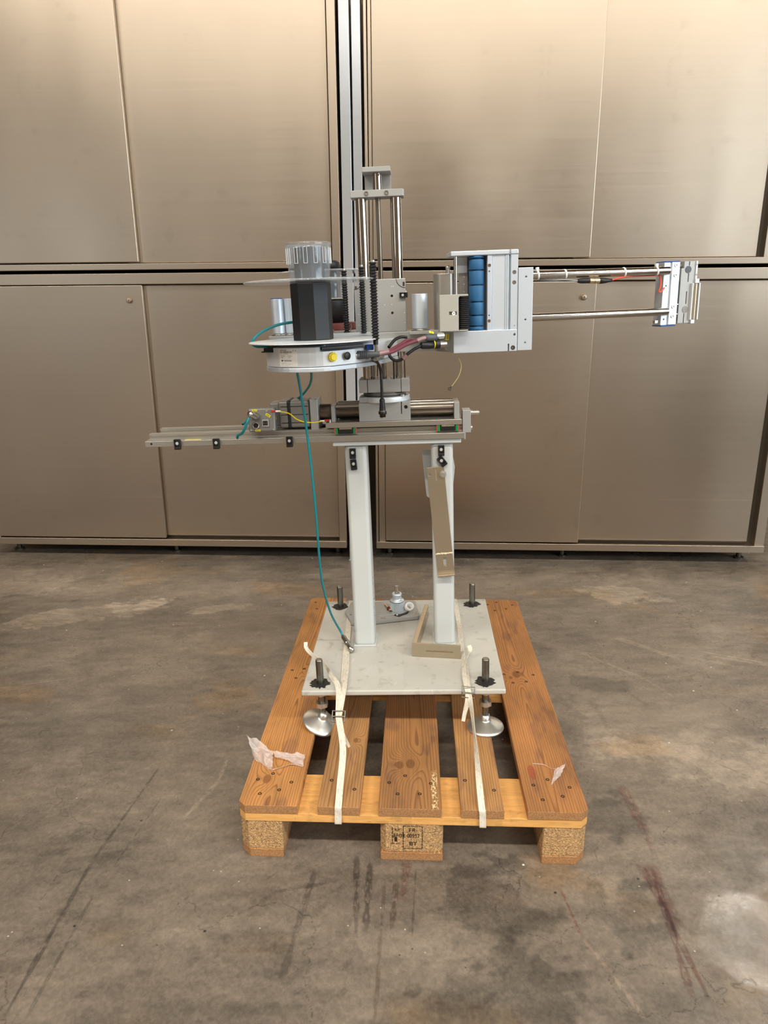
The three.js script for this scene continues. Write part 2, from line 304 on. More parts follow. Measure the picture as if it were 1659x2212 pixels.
const floorRough = dataTex(1024, 768, (u, v, c) => {
  const x = FX0 + u * FW, z = FZ0 + v * FD, k = 92 + 90 * (fbm(x * 5, z * 5, 4, 151) - 0.5) + 46 * (fbm(x * 40, z * 40, 3, 155) - 0.5) + 40 * (fbm(x * 1.3, z * 1.3, 2, 159) - 0.5) - 44 * (1 - sstep(0.75, 1.0, Math.hypot((x - 0.70) / 0.12, (z - 0.2) / 0.13) + 1.2 * (fbm(x * 9, z * 9, 3, 167) - 0.5)));
  c[0] = c[1] = c[2] = k;
}, false);
for (const t of [floorMap, floorRough]) { t.wrapS = t.wrapT = THREE.MirroredRepeatWrapping; }
M.floor = std(0xffffff, 1.0, 0, { map: floorMap, roughnessMap: floorRough, bumpMap: floorMap, bumpScale: 0.0012 });
{
  const g = bx(HALL.x0, HALL.x1, -0.2, 0, HALL.z0, HALL.z1, 0).toNonIndexed(), p = g.attributes.position, uv = new Float32Array(p.count * 2);
  for (let i = 0; i < p.count; i++) { uv[2 * i] = (p.getX(i) - FX0) / FW; uv[2 * i + 1] = (p.getZ(i) - FZ0) / FD; }
  g.setAttribute('uv', new THREE.BufferAttribute(uv, 2)); struct('floor', g, M.floor);
}

// ------------------------------------------------------------------ hall around the place (behind and above the camera), its lamps and daylight window
M.wall = std(0x77644f, 0.85); M.ceil = std(0x8a7b69, 0.85);
const { x0: HX0, x1: HX1, z0: HZ0, z1: HZ1, h: HH } = HALL, WT = 0.25;
struct('ceiling', bx(HX0 - WT, HX1 + WT, HH, HH + WT, HZ0 - WT, HZ1 + WT, 0), M.ceil);
struct('wall_back', bx(HX0 - WT, HX1 + WT, -0.2, HH, HZ0 - WT, HZ0, 0), M.wall);
struct('wall_front', bx(HX0 - WT, HX1 + WT, -0.2, HH, HZ1, HZ1 + WT, 0), M.wall);
const WIN2 = { z0: 9.6, z1: 12.4, y0: 0.6, y1: 4.2 };
struct('wall_left', [bx(HX0 - WT, HX0, -0.2, WIN2.y0, HZ0, HZ1, 0), bx(HX0 - WT, HX0, WIN2.y1, HH, HZ0, HZ1, 0), bx(HX0 - WT, HX0, WIN2.y0, WIN2.y1, HZ0, WIN2.z0, 0), bx(HX0 - WT, HX0, WIN2.y0, WIN2.y1, WIN2.z1, HZ1, 0)], M.wall);
const WIN = { z0: 0.8, z1: 7.8, y0: 1.3, y1: 4.7 };
struct('wall_right', [bx(HX1, HX1 + WT, -0.2, WIN.y0, HZ0, HZ1, 0), bx(HX1, HX1 + WT, WIN.y1, HH, HZ0, HZ1, 0), bx(HX1, HX1 + WT, WIN.y0, WIN.y1, HZ0, WIN.z0, 0), bx(HX1, HX1 + WT, WIN.y0, WIN.y1, WIN.z1, HZ1, 0)], M.wall);
{
  const w = new THREE.Group(); w.name = 'window_1'; w.userData.kind = 'structure'; scene.add(w);
  M.pane = std(0xe8f2fa, 0.6, 0, { emissive: new THREE.Color(0.8, 0.92, 1.0), emissiveIntensity: 2.0 });
  for (let i = 0; i < 5; i++) obj('pane', bx(HX1 + 0.10, HX1 + 0.12, WIN.y0, WIN.y1, WIN.z0 + i * 1.4 + 0.03, WIN.z0 + i * 1.4 + 1.37, 0), M.pane, w);
  for (let i = 0; i <= 5; i++) obj('mullion', bx(HX1 + 0.06, HX1 + 0.16, WIN.y0, WIN.y1, WIN.z0 + i * 1.4 - 0.03, WIN.z0 + i * 1.4 + 0.03, 0), M.white, w);
  areaLight(HX1 - 0.02, (WIN.y0 + WIN.y1) / 2, (WIN.z0 + WIN.z1) / 2, WIN.z1 - WIN.z0, WIN.y1 - WIN.y0, DAY_COL, DAY, -50, (WIN.y0 + WIN.y1) / 2, (WIN.z0 + WIN.z1) / 2);
}
{
  const w = new THREE.Group(); w.name = 'window_2'; w.userData.kind = 'structure'; scene.add(w);
  for (let i = 0; i < 2; i++) obj('pane', bx(HX0 - 0.12, HX0 - 0.10, WIN2.y0, WIN2.y1, WIN2.z0 + i * 1.4 + 0.03, WIN2.z0 + i * 1.4 + 1.37, 0), M.pane, w);
  for (let i = 0; i <= 2; i++) obj('mullion', bx(HX0 - 0.16, HX0 - 0.06, WIN2.y0, WIN2.y1, WIN2.z0 + i * 1.4 - 0.03, WIN2.z0 + i * 1.4 + 0.03, 0), M.white, w);
  areaLight(HX0 + 0.02, (WIN2.y0 + WIN2.y1) / 2, (WIN2.z0 + WIN2.z1) / 2, WIN2.z1 - WIN2.z0, WIN2.y1 - WIN2.y0, DAY_COL, 3, 50, (WIN2.y0 + WIN2.y1) / 2, (WIN2.z0 + WIN2.z1) / 2);
}
M.lampGlow = std(0xffffff, 0.5, 0, { emissive: LAMP_COL, emissiveIntensity: 4 });
for (const [x, z, w, d, L] of LAMPS) {
  const far = z < 0, t = thing('ceiling_lamp', far ? 'square bright lamp panel hanging behind the right end of the cabinets' : (z > 5 ? 'long hall lamp in the row far from the cabinets, ' : 'long hall lamp in the row nearest the pallet, ') + (x < -1 ? 'near the left wall' : x > 1 ? 'near the window wall' : 'middle one of its row'), 'lamp', [x, HH - 0.5, z], 'hanging hall lamps');
  obj('housing', bx(-w / 2 - 0.03, w / 2 + 0.03, 0, 0.1, -d / 2 - 0.03, d / 2 + 0.03, 0.01), M.white, t);
  obj('diffuser', bx(-w / 2, w / 2, -0.012, 0, -d / 2, d / 2, 0), M.lampGlow, t);
  for (const s of [-1, 1]) obj('hanger', cy(0.006, s * w * 0.4, 0.1, 0, 0.4), M.steel, t);
  areaLight(x, HH - 0.52, z, w, d, LAMP_COL, L, x, -50, z + 0.0001);
}

// ------------------------------------------------------------------ steel cabinets along the back
const CAB_POS = [0, 0, -2.0017], CAB_ROT = -0.01412;
function cabinetThing(name, label) { const t = thing(name, label, 'cabinet', CAB_POS, 'stainless steel sliding-door cabinets'); t.rotation.y = CAB_ROT; return t; }
function door(t, u0, u1, v0, v1, n, lock) {
  const d = obj('door', boxUV(bx(u0, u1, v0, v1, n - 0.02, n, 0.0035), u0 * 0.37 + v0, v1 * 0.61), M.door, t);
  if (lock) obj('lock', cut(lathe([[0, 0], [0.0125, 0], [0.0125, 0.008], [0.0115, 0.010], [0.0095, 0.0115], [0.0095, 0.0135], [0, 0.0135]], 0, 0, 0, 28).rotateX(Math.PI / 2).translate(lock[0], lock[1], n), [bx(lock[0] - 0.0013, lock[0] + 0.0013, lock[1] - 0.005, lock[1] + 0.005, n + 0.004, n + 0.02, 0)]), M.frame, d, 'round cam lock of the sliding door');
  return d;
}
function cabinet(label, u0, u1, v0, v1, o) {      // o: seam, rails [[v0,v1]...], side strips, doors
  const t = cabinetThing('steel_cabinet', label);
  obj('carcass', bx(u0, u1, v0, v1, -0.55, -0.05, 0.002), M.carcass, t);
  if (v0 < 0.1) {
    for (const u of [u0 + 0.06, (u0 + u1) / 2, u1 - 0.06]) for (const n of [-0.12, -0.5]) obj('foot', [cy(0.012, u, 0.008, n, v0 - 0.008), cy(0.024, u, 0, n, 0.008)], M.carcass, t);
    obj('back_skirt', bx(u0, u1, 0, v0, -0.55, -0.545, 0), M.carcass, t);
  }
  for (const [a, b] of o.rails) obj('rail', boxUV(bx(u0, u1, a, b, -0.05, 0.006, 0.002)), M.frame, t);
  for (const [a, b, n] of o.strips) obj('frame_strip', boxUV(bx(a, b, o.rails[0][1], o.rails[1] ? o.rails[1][0] : v1, -0.05, n, 0.0015)), M.frame, t);
  for (const d of o.doors) door(t, ...d);
  return t;
}
{ const p = struct('wall_added_partition', bx(-8.9, 1.74, 0, 3.4, -0.80, -0.70, 0), M.wall); p.position.set(...CAB_POS); p.rotation.y = CAB_ROT; }  // unseen wall added behind the cabinets to keep the gap between them dark
const LOWV = [0.07, 1.388], UPV = [1.403, 2.75];
cabinet('lower stainless sliding-door cabinet left of the machine with a lock on its outer door', -2.17, -0.336, ...LOWV, {
  rails: [[0.07, 0.105], [1.34, 1.388]], strips: [[-0.372, -0.336, -0.004], [-2.17, -2.13, -0.004]],
  doors: [[-2.14, -1.258, 0.110, 1.337, 0.0, [-1.321, 1.269]], [-1.32, -0.374, 0.118, 1.337, -0.026]] });
cabinet('upper stainless sliding-door cabinet standing on the lower one left of the two columns', -2.17, -0.336, ...UPV, {
  rails: [[1.403, 1.43], [2.70, 2.75]], strips: [[-0.372, -0.336, -0.004], [-2.17, -2.13, -0.004]],
  doors: [[-2.14, -1.262, 1.436, 2.697, 0.0], [-1.32, -0.377, 1.433, 2.697, -0.026]] });
cabinet('lower stainless sliding-door cabinet right of the two columns with a lock near the seam', -0.186, 1.70, ...LOWV, {
  rails: [[0.07, 0.105], [1.34, 1.388]], strips: [[-0.186, -0.176, 0.004], [-0.172, -0.141, -0.008], [1.655, 1.70, -0.004]],
  doors: [[-0.139, 0.808, 0.110, 1.337, 0.0, [0.754, 1.268]], [0.74, 1.628, 0.118, 1.337, -0.026]] });
cabinet('upper stainless sliding-door cabinet right of the two columns', -0.219, 1.56, ...UPV, {
  rails: [[1.403, 1.43], [2.70, 2.75]], strips: [[-0.219, -0.207, 0.004], [-0.203, -0.189, -0.008], [1.515, 1.56, -0.004]],
  doors: [[-0.187, 0.770, 1.436, 2.697, 0.0], [0.70, 1.492, 1.433, 2.697, -0.026]] });
cabinet('stainless cabinet beyond the right end of the wide right-hand ones', 1.585, 1.75, ...UPV, {
  rails: [[1.403, 1.43], [2.70, 2.75]], strips: [[1.585, 1.60, 0.0]], doors: [[1.603, 1.74, 1.436, 2.697, -0.01]] });
for (const [u0, u1, l] of [[-0.323, -0.279, 'galvanised square column between the cabinets, wider one next to the left pair'], [-0.270, -0.232, 'galvanised square column between the cabinets, narrower one next to the right pair']]) {
  const t = thing('steel_column', l, 'column', CAB_POS); t.rotation.y = CAB_ROT;
  obj('tube', boxUV(bx(u0, u1, 0.006, 2.9, -0.05, -0.006, 0.0018)), M.galv, t); obj('foot_plate', bx(u0 - 0.004, u1 + 0.004, 0, 0.006, -0.10, -0.002, 0.001), M.galv, t);
}
// unseen dark trolley, added so the right-hand doors mirror something dark
{
  const t = thing('added_trolley', 'unseen dark grey trolley added to darken the reflection in the right lower cabinet doors', 'trolley', [2.45, 0, 0.45]);
  M.trolley = std(0x2e2c2a, 0.5, 0.2);
  obj('body', bx(-0.4, 0.4, 0.14, 0.78, -0.3, 0.3, 0.012), M.trolley, t);
  for (let i = 0; i < 4; i++) { const d = obj('drawer', bx(-0.38, 0.38, 0.17 + i * 0.15, 0.305 + i * 0.15, -0.312, -0.3, 0.004), M.trolley, t); obj('handle', bx(-0.2, 0.2, 0.27 + i * 0.15, 0.285 + i * 0.15, -0.33, -0.31, 0.004), M.steel, d); }
  for (const x of [-0.33, 0.33]) for (const z of [-0.24, 0.24]) obj('castor', [cy(0.06, x - 0.015, 0.06, z, 0.03, 'x', 24), bx(x - 0.02, x + 0.02, 0.06, 0.14, z - 0.02, z + 0.02, 0.003)], M.black, t);
}

// ------------------------------------------------------------------ pallet
const pal = thing('wooden_pallet', 'wooden four-way pallet of orange brown boards carrying the machine', 'pallet');
function boardZ(x0, x1, y0, y1, z0, z1, cl, cr) {         // runs along z, its corners cut by cl (at x0) and cr (at x1)
  const p = [[x0 + cl, z1], [x1 - cr, z1], [x1, z1 - cr], [x1, z0 + cr], [x1 - cr, z0], [x0 + cl, z0], [x0, z0 + cl], [x0, z1 - cl]];
  return slabXZ(p.filter((q, i) => !i || q[0] !== p[i - 1][0] || q[1] !== p[i - 1][1]), y0, y1, 0.0012);
}
function planksUV(g, x0, w, len) {        // the ring pattern covers the board once; ends take end grain
  g = g.index ? g.toNonIndexed() : g; g = boxUV(g); const p = g.attributes.position, uv = g.attributes.uv, nr = g.attributes.normal; g.clearGroups(); const top = [], ends = [];
  for (let i = 0; i < p.count; i += 3) (Math.abs(nr.getZ(i)) > 0.7 ? ends : top).push(i);
  for (const i of top) for (let k = i; k < i + 3; k++) uv.setXY(k, (p.getX(k) - x0) / w + (Math.abs(nr.getX(i)) > 0.7 ? p.getY(k) * 3 : 0), -p.getZ(k) / len);
  const order = [...top, ...ends], out = new THREE.BufferGeometry();
  for (const n of ['position', 'normal', 'uv']) { const a = g.attributes[n], s = a.itemSize, arr = new Float32Array(order.length * 3 * s); order.forEach((i, j) => arr.set(a.array.subarray(i * s, (i + 3) * s), j * 3 * s)); out.setAttribute(n, new THREE.BufferAttribute(arr, s)); }
  out.addGroup(0, top.length * 3, 0); out.addGroup(top.length * 3, ends.length * 3, 1); return out;
}
const PB = [[-0.4, -0.262], [-0.216, -0.119], [-0.076, 0.068], [0.112, 0.209], [0.262, 0.4]];
const mulMesh = (name, g, mats, parent) => { const m = new THREE.Mesh(g, mats); m.name = name; m.castShadow = m.receiveShadow = true; parent.add(m); return m; };
const nailGeo = lathe([[0, -0.0003], [0.0024, -0.0003], [0.0026, 0.0006], [0.0040, 0.0007], [0.0046, 0.0003], [0.0046, -0.002]].reverse(), 0, 0, 0, 10);
const deck = PB.map(([a, b], i) => {
  const m = mulMesh('deck_board', planksUV(boardZ(a, b, 0.1222, 0.144, -1.2, 0, i === 0 ? 0.016 : 0, i === 4 ? 0.016 : 0), a, b - a, 1.2), [M.w[i], M.end], pal);
  const c = (a + b) / 2, w = (b - a) * 0.32;
  for (const zc of [-0.0725, -0.6, -1.1275]) for (const [dx, dz] of i % 2 ? [[-w, 0.028], [w, -0.004]] : [[-w, 0.022], [-w * 0.2, 0.04], [w, 0.016], [w * 0.4, -0.02], [-w * 0.7, -0.028]]) {
    const n = new THREE.Mesh(nailGeo, M.nail); n.name = 'nail'; n.position.set(c + dx + (rnd() - 0.5) * 0.01, 0.144, zc - dz + (rnd() - 0.5) * 0.012); n.castShadow = n.receiveShadow = true; m.add(n);
  }
  return m;
});
for (const [z0, z1] of [[-0.145, -0.002], [-0.6725, -0.5275], [-1.198, -1.055]]) {
  const f = z1 > -0.01, r = z0 < -1.1, c = 0.016, p = [[-0.4 + (f ? c : 0), z1], [0.4 - (f ? c : 0), z1], [0.4, z1 - (f ? c : 0)], [0.4, z0 + (r ? c : 0)], [0.4 - (r ? c : 0), z0], [-0.4 + (r ? c : 0), z0], [-0.4, z0 + (r ? c : 0)], [-0.4, z1 - (f ? c : 0)]];
  obj('cross_board', boxUV(slabXZ(p.filter((q, i) => !i || q[0] !== p[i - 1][0] || q[1] !== p[i - 1][1]), 0.1, 0.122, 0.0012)), M.beech, pal);
}
const stamp = canvasTex(512, 512, (g) => {
  g.clearRect(0, 0, 512, 512); g.fillStyle = g.strokeStyle = 'rgba(20,17,14,0.86)'; g.lineWidth = 12; g.setLineDash([46, 10]);
  g.strokeRect(196, 30, 280, 440); g.setLineDash([60, 14]); g.beginPath(); g.moveTo(36, 60); g.lineTo(36, 380); g.lineTo(130, 380); g.stroke(); g.setLineDash([]);
  g.font = 'bold 92px sans-serif'; g.fillText('FR-', 270, 140); g.font = 'bold 96px sans-serif'; g.save(); g.scale(0.72, 1.1); g.fillText('AFOR', 60, 235); g.fillText('00917', 345, 235); g.restore(); g.font = 'bold 100px sans-serif'; g.fillText('BT', 280, 410);
  g.font = 'bold 60px monospace'; g.fillText('KE', 70, 130); g.fillRect(66, 250, 40, 90);
});
stamp.premultiplyAlpha = false;
for (const [xi, [x0, x1]] of [[0, [-0.4, -0.3]], [1, [-0.0725, 0.0725]], [2, [0.3, 0.4]]]) {
  for (const [zi, [z0, z1]] of [[0, [-0.147, -0.004]], [1, [-0.6725, -0.5275]], [2, [-1.196, -1.053]]]) {
    const cl = xi === 0 && zi !== 1 ? 0.02 : xi === 1 && zi === 0 ? 0.012 : 0.002, cr = xi === 2 && zi !== 1 ? 0.02 : xi === 1 && zi === 0 ? 0.012 : 0.002;
    const b = obj('block', boxUV(boardZ(x0, x1, 0.0225, 0.0998, z0, z1, cl, cr), xi * 0.13, zi * 0.07), M.chip, pal);
    if (xi === 1 && zi === 0) { const d = obj('ink_stamp', new THREE.PlaneGeometry(0.080, 0.072).translate(-0.010, 0.0625, z1 + 0.0006), std(0xffffff, 0.9, 0, { map: stamp, transparent: true }), b, 'black ink stamp on the middle front block'); d.castShadow = false; }
  }
  const o = xi === 1 ? 0 : 0.018;
  mulMesh('bottom_board', planksUV(boardZ(x0, x1, 0, 0.022, -1.2, -0.002, xi === 0 ? 0.022 : 0.001, xi === 2 ? 0.022 : 0.001), x0, x1 - x0, 1.2), [M.w[[3, 2, 1][xi]], M.end], pal);
}
// ------------------------------------------------------------------ labelling machine
const mach = thing('labelling_machine', 'grey label applicator machine with reels and a roller head on a white two-post stand', 'machine', [-0.0248, 0.2789, -0.5805]);
mach.rotation.set(0.0033, -0.0028, 0.0303, 'YXZ');
const P = (name, geos, mat, parent = mach, label) => obj(name, geos, mat, parent, label);
const socket = (r, x, y, z, parent, head = M.steel) => { const hx = Array.from({ length: 6 }, (_, i) => [x + r * 0.56 * Math.cos(i * Math.PI / 3), y + r * 0.56 * Math.sin(i * Math.PI / 3)]); return P('socket_screw', [slabXY(ring(x, y, r, 24), z - r * 0.5, z + r * 0.5, [hx]), cy(r * 0.9, x, y, z - r * 0.6, r * 0.15, 'z', 16)], head, parent); };
function clip(x, y, z, parent, turn = 0) {
  const c = P('cable_clip', [bx(-0.0085, 0.0085, -0.011, 0.012, 0, 0.006, 0.0015), bx(-0.0085, 0.0085, -0.016, -0.009, 0, 0.011, 0.0015), bx(-0.0085, -0.0055, -0.012, 0.012, 0, 0.010, 0.001), bx(0.0055, 0.0085, -0.012, 0.012, 0, 0.010, 0.001)], M.black, parent, 'black cable clip held by a pale screw');
  c.position.set(x, y, z); c.rotation.z = turn; P('screw', [cy(0.0042, 0, 0.001, 0.006, 0.0022, 'z', 16), bx(-0.0028, 0.0028, 0.0005, 0.0016, 0.0078, 0.0086, 0)], M.screwHead, c); return c;
}
// stand
const basePlate = P('base_plate', boxUV(bx(-0.2678, 0.2678, -0.0155, 0, -0.293, 0.293, 0.0045)), M.paint);
for (const [i, x] of [-0.1166, 0.1187].entries()) {
  const post = P('post', bx(x - 0.030, x + 0.030, 0.0, 0.603, -0.04, 0.042, 0.011), M.paintPost);
  P('weld_bead', bx(x - 0.0335, x + 0.0335, 0, 0.004, -0.0435, 0.0455, 0.0018), M.paintPost, post);
  if (!i) for (let k = 0; k < 9; k++) { const a = 0.006 * rnd(); P('paint_chip', cy(0.0012 + a * 0.3, x + 0.0305, 0.06 + k * 0.018 + rnd() * 0.01, 0.01 + rnd() * 0.02, 0.0004, 'x', 7), M.greyPlug, post); }
}
clip(-0.1236, 0.583, 0.042, mach); clip(-0.1226, 0.552, 0.042, mach, 0.08); clip(0.1164, 0.585, 0.042, mach); clip(0.1172, 0.5546, 0.042, mach, 0.65);
P('top_plate', bx(-0.177, 0.170, 0.603, 0.615, -0.07, 0.052, 0.003), M.paintPost);
// feet: threaded rods through the plate, nuts and round pads
const foam = (cx, cz, r, s) => { const pts = []; for (let i = 0; i < 40; i++) { const a = i / 40 * Math.PI * 2; pts.push([cx + Math.cos(a) * r * (0.75 + 0.55 * vnoise(i * 0.9, s, 161)), cz + Math.sin(a) * r * (0.75 + 0.55 * vnoise(i * 0.9, s + 9, 163))]); } return pts; };
for (const [k, [x, z, top, pad, tx, tz]] of [[-0.2215, 0.2505, 0.070, -0.1245, 0.24, 0.30], [0.2185, 0.2505, 0.067, -0.1405, 0.0, 0.0], [-0.2188, -0.2485, 0.073, -0.1265, 0, 0.0], [0.2204, -0.2515, 0.073, -0.1405, 0, 0.0]].entries()) {
  const rod = [cy(0.0086, x, -0.075, z, 0.075 + top - 0.002, 'y', 20)];
  const th = []; for (let y = -0.07; y < top - 0.003; y += 0.0026) th.push([0.0086, y], [0.0098, y + 0.0013]);
  const f = P('levelling_foot', [lathe([[0, pad + 0.03], [0.0086, pad + 0.03], ...th, [0.0084, top - 0.0005], [0.006, top], [0, top]], x, 0, z, 18)], M.thread, mach, 'threaded levelling foot with nuts and a round pad');
  P('nut', hexNut(0.0175, x, -0.034, z, 0.0125), M.zinc, f); P('nut', hexNut(0.0175, x, -0.070, z, 0.0125), M.zinc, f);
  P('washer', cy(0.02, x, -0.0195, z, 0.003, 'y', 24), M.zinc, f);
  const h = -pad; const padG = lathe([[0, 0], [0.048, 0], [0.0495, 0.003], [0.0485, 0.0065], [0.043, 0.010], [0.03, 0.017], [0.016, 0.023], [0.0115, 0.027], [0.0115, 0.040], [0, 0.040]], 0, 0, 0, 48);
  const pm = P('pad', padG, M.zinc, f, 'galvanised round foot pad'); pm.position.set(x - tx * 0.045, pad - 0.0, z); pm.rotation.set(tz * 0.5, 0, -tx * 1.8);
  const gs = P('grease_stain', slabXZ(foam(x - 0.002, z + 0.004, 0.024, k * 3), 0.0002, 0.0022, 0.0008), M.grease, basePlate, 'black sealing compound around the rod');
}
// hanging strip on the right post and the plate behind it
{
  const a = Math.atan2(0.1489 - 0.1229, -(0.2257 - 0.5367)), L = 0.313, w = 0.0478;
  const s = P('hanging_strip', [slabXY(rect(-w / 2, w / 2, -L, 0), 0, 0.004, [ring(-0.017, -0.020, 0.0036, 16), [[-0.004, -0.262], [0.004, -0.262], [0.004, -0.288], [-0.004, -0.288]]], 0.0006), bx(-w / 2, w / 2, -L - 0.003, -L + 0.002, -0.002, 0.018, 0.001)], M.stainless, mach, 'stainless strip bolted askew to the right post');
  s.position.set(0.0992, 0.538, 0.0445); s.rotation.z = a;
  const bolt = P('bolt', [cy(0.0095, 0.0185, -0.022, 0.004, 0.0018, 'z', 24), hexNut(0.0068, 0.0185, -0.022, 0.0055, 0.006, 'z')], M.zinc, s, 'zinc bolt with washer');
  const wb = []; for (let i = 0; i < 16; i++) wb.push(new THREE.SphereGeometry(0.0026 + 0.0012 * rnd(), 8, 6).translate(-w / 2 + 0.0025 + i * (w - 0.005) / 15, -0.251 + 0.0015 * (rnd() - 0.5), 0.0035)); P('weld_bead', wb, M.weld, s);
  const eng = []; for (let i = 0; i < 9; i++) eng.push(bx(-0.0012 + 0.0010 * rnd(), 0.0008 + 0.0010 * rnd(), -0.009 - i * 0.0034, -0.0102 - i * 0.0034, 0.0037, 0.00415, 0)); P('engraved_marks', eng, M.screwHead, s);
  P('rear_plate', [slabXY([[0.064, 0.562], [0.074, 0.567], [0.135, 0.567], [0.152, 0.545], [0.157, 0.515], [0.152, 0.465], [0.140, 0.43], [0.084, 0.425], [0.075, 0.432]], -0.052, -0.042, [], 0.002)], M.paintPost, mach, 'pale rounded plate behind the right post');
}
// rail bed
const bed = P('rail_bed', boxUV(cut(bx(-0.690, 0.179, 0.616, 0.6325, -0.075, 0.058, 0.0015), [cy(0.003, -0.672, 0.625, 0.04, 0.03, 'z', 14)])), M.bed);
for (const z of [0.030, -0.058]) {
  const s = [[-0.011, 0], [0.011, 0], [0.011, 0.005], [0.0075, 0.0075], [0.0075, 0.0095], [0.011, 0.012], [0.011, 0.0155], [0.0095, 0.017], [-0.0095, 0.017], [-0.011, 0.0155], [-0.011, 0.012], [-0.0075, 0.0095], [-0.0075, 0.0075], [-0.011, 0.005]];
  const g = new THREE.ExtrudeGeometry(new THREE.Shape(s.map(([a, b]) => new THREE.Vector2(a, b))), { depth: 0.855, bevelEnabled: false }).rotateY(Math.PI / 2).translate(-0.682, 0.6325, z);
  P('guide_rail', g, M.bed, bed);
}
clip(-0.598, 0.625, 0.058, bed, 0.0); clip(-0.491, 0.624, 0.058, bed); clip(-0.291, 0.6235, 0.058, bed);
const tagTex = (txt, w = 256, h = 96) => canvasTex(w, h, (g) => { g.fillStyle = '#e9d62a'; g.fillRect(0, 0, w, h); g.fillStyle = '#2a250c'; g.font = 'bold ' + Math.round(h * 0.68) + 'px sans-serif'; g.textAlign = 'center'; g.textBaseline = 'middle'; g.fillText(txt, w / 2, h / 2 + 3); });
function tagPlate(txt, w, h, x, y, z, parent, rot = [0, 0, 0]) { const m = P('yellow_tag', new THREE.BoxGeometry(w, h, 0.0008), std(0xffffff, 0.5, 0, { map: tagTex(txt, Math.round(96 * w / h), 96) }), parent, 'small yellow wire tag'); m.position.set(x, y, z); m.rotation.set(...rot); return m; }
P('tape_strip', bx(-0.580, -0.535, 0.6325, 0.6331, 0.043, 0.0575, 0), std(0xd9cd8a, 0.7), bed, 'old yellowed tape strip');
// slide carriage
const car = P('carriage_plate', boxUV(bx(-0.192, 0.172, 0.6535, 0.668, -0.072, 0.056, 0.0015)), M.bed);
for (const x of [-0.1395, 0.1345]) for (const z of [0.030, -0.058]) {
  const b = P('slide_block', bx(x - 0.020, x + 0.020, 0.6365, 0.6535, z - 0.024, z + 0.024, 0.002), M.black, car);
  for (const s of [-1, 1]) { P('end_cap', bx(x + s * 0.0205, x + s * 0.0275, 0.6368, 0.6530, z - 0.024, z + 0.0243, 0.001), M.green, b); P('wiper', bx(x + s * 0.0275, x + s * 0.0300, 0.6375, 0.6535, z - 0.024, z + 0.0243, 0.0005), M.pink, b); }
  P('block_cover', bx(x - 0.0165, x + 0.0175, 0.6490, 0.6530, z + 0.020, z + 0.0247, 0.0008), M.stainless, b);
}
const act = P('actuator_tube', [cy(0.0185, -0.168, 0.690, 0.0, 0.330, 'x', 36), cy(0.0185, -0.232, 0.690, 0.0, 0.064, 'x', 30)], M.darkSteel, mach, 'polished actuator tube along the carriage');
P('bracket', bx(-0.176, -0.167, 0.668, 0.712, -0.034, 0.046, 0.0012), M.anod, act); P('bracket', bx(0.152, 0.166, 0.668, 0.712, -0.034, 0.048, 0.0012), M.anod, act);
P('backing_plate', bx(-0.165, 0.152, 0.668, 0.712, -0.050, -0.036, 0.001), M.darkSteel, act);
for (const z of [-0.02, 0.03]) P('tie_rod', cy(0.004, -0.165, 0.708, z, 0.318, 'x', 12), M.steel, act);
const endb = P('end_block', bx(0.174, 0.196, 0.630, 0.690, 0.0, 0.05, 0.0015), M.anod);
P('sensor', [cy(0.0055, 0.196, 0.680, 0.028, 0.022, 'x', 16), hexNut(0.0078, 0.197, 0.680, 0.028, 0.005, 'x'), cy(0.0036, 0.214, 0.680, 0.028, 0.006, 'x', 12)], M.zinc, endb); P('screw', cy(0.006, 0.196, 0.640, 0.03, 0.005, 'x', 16), M.zinc, endb); P('lug', bx(0.176, 0.182, 0.612, 0.632, 0.04, 0.05, 0.001), M.anod, endb);
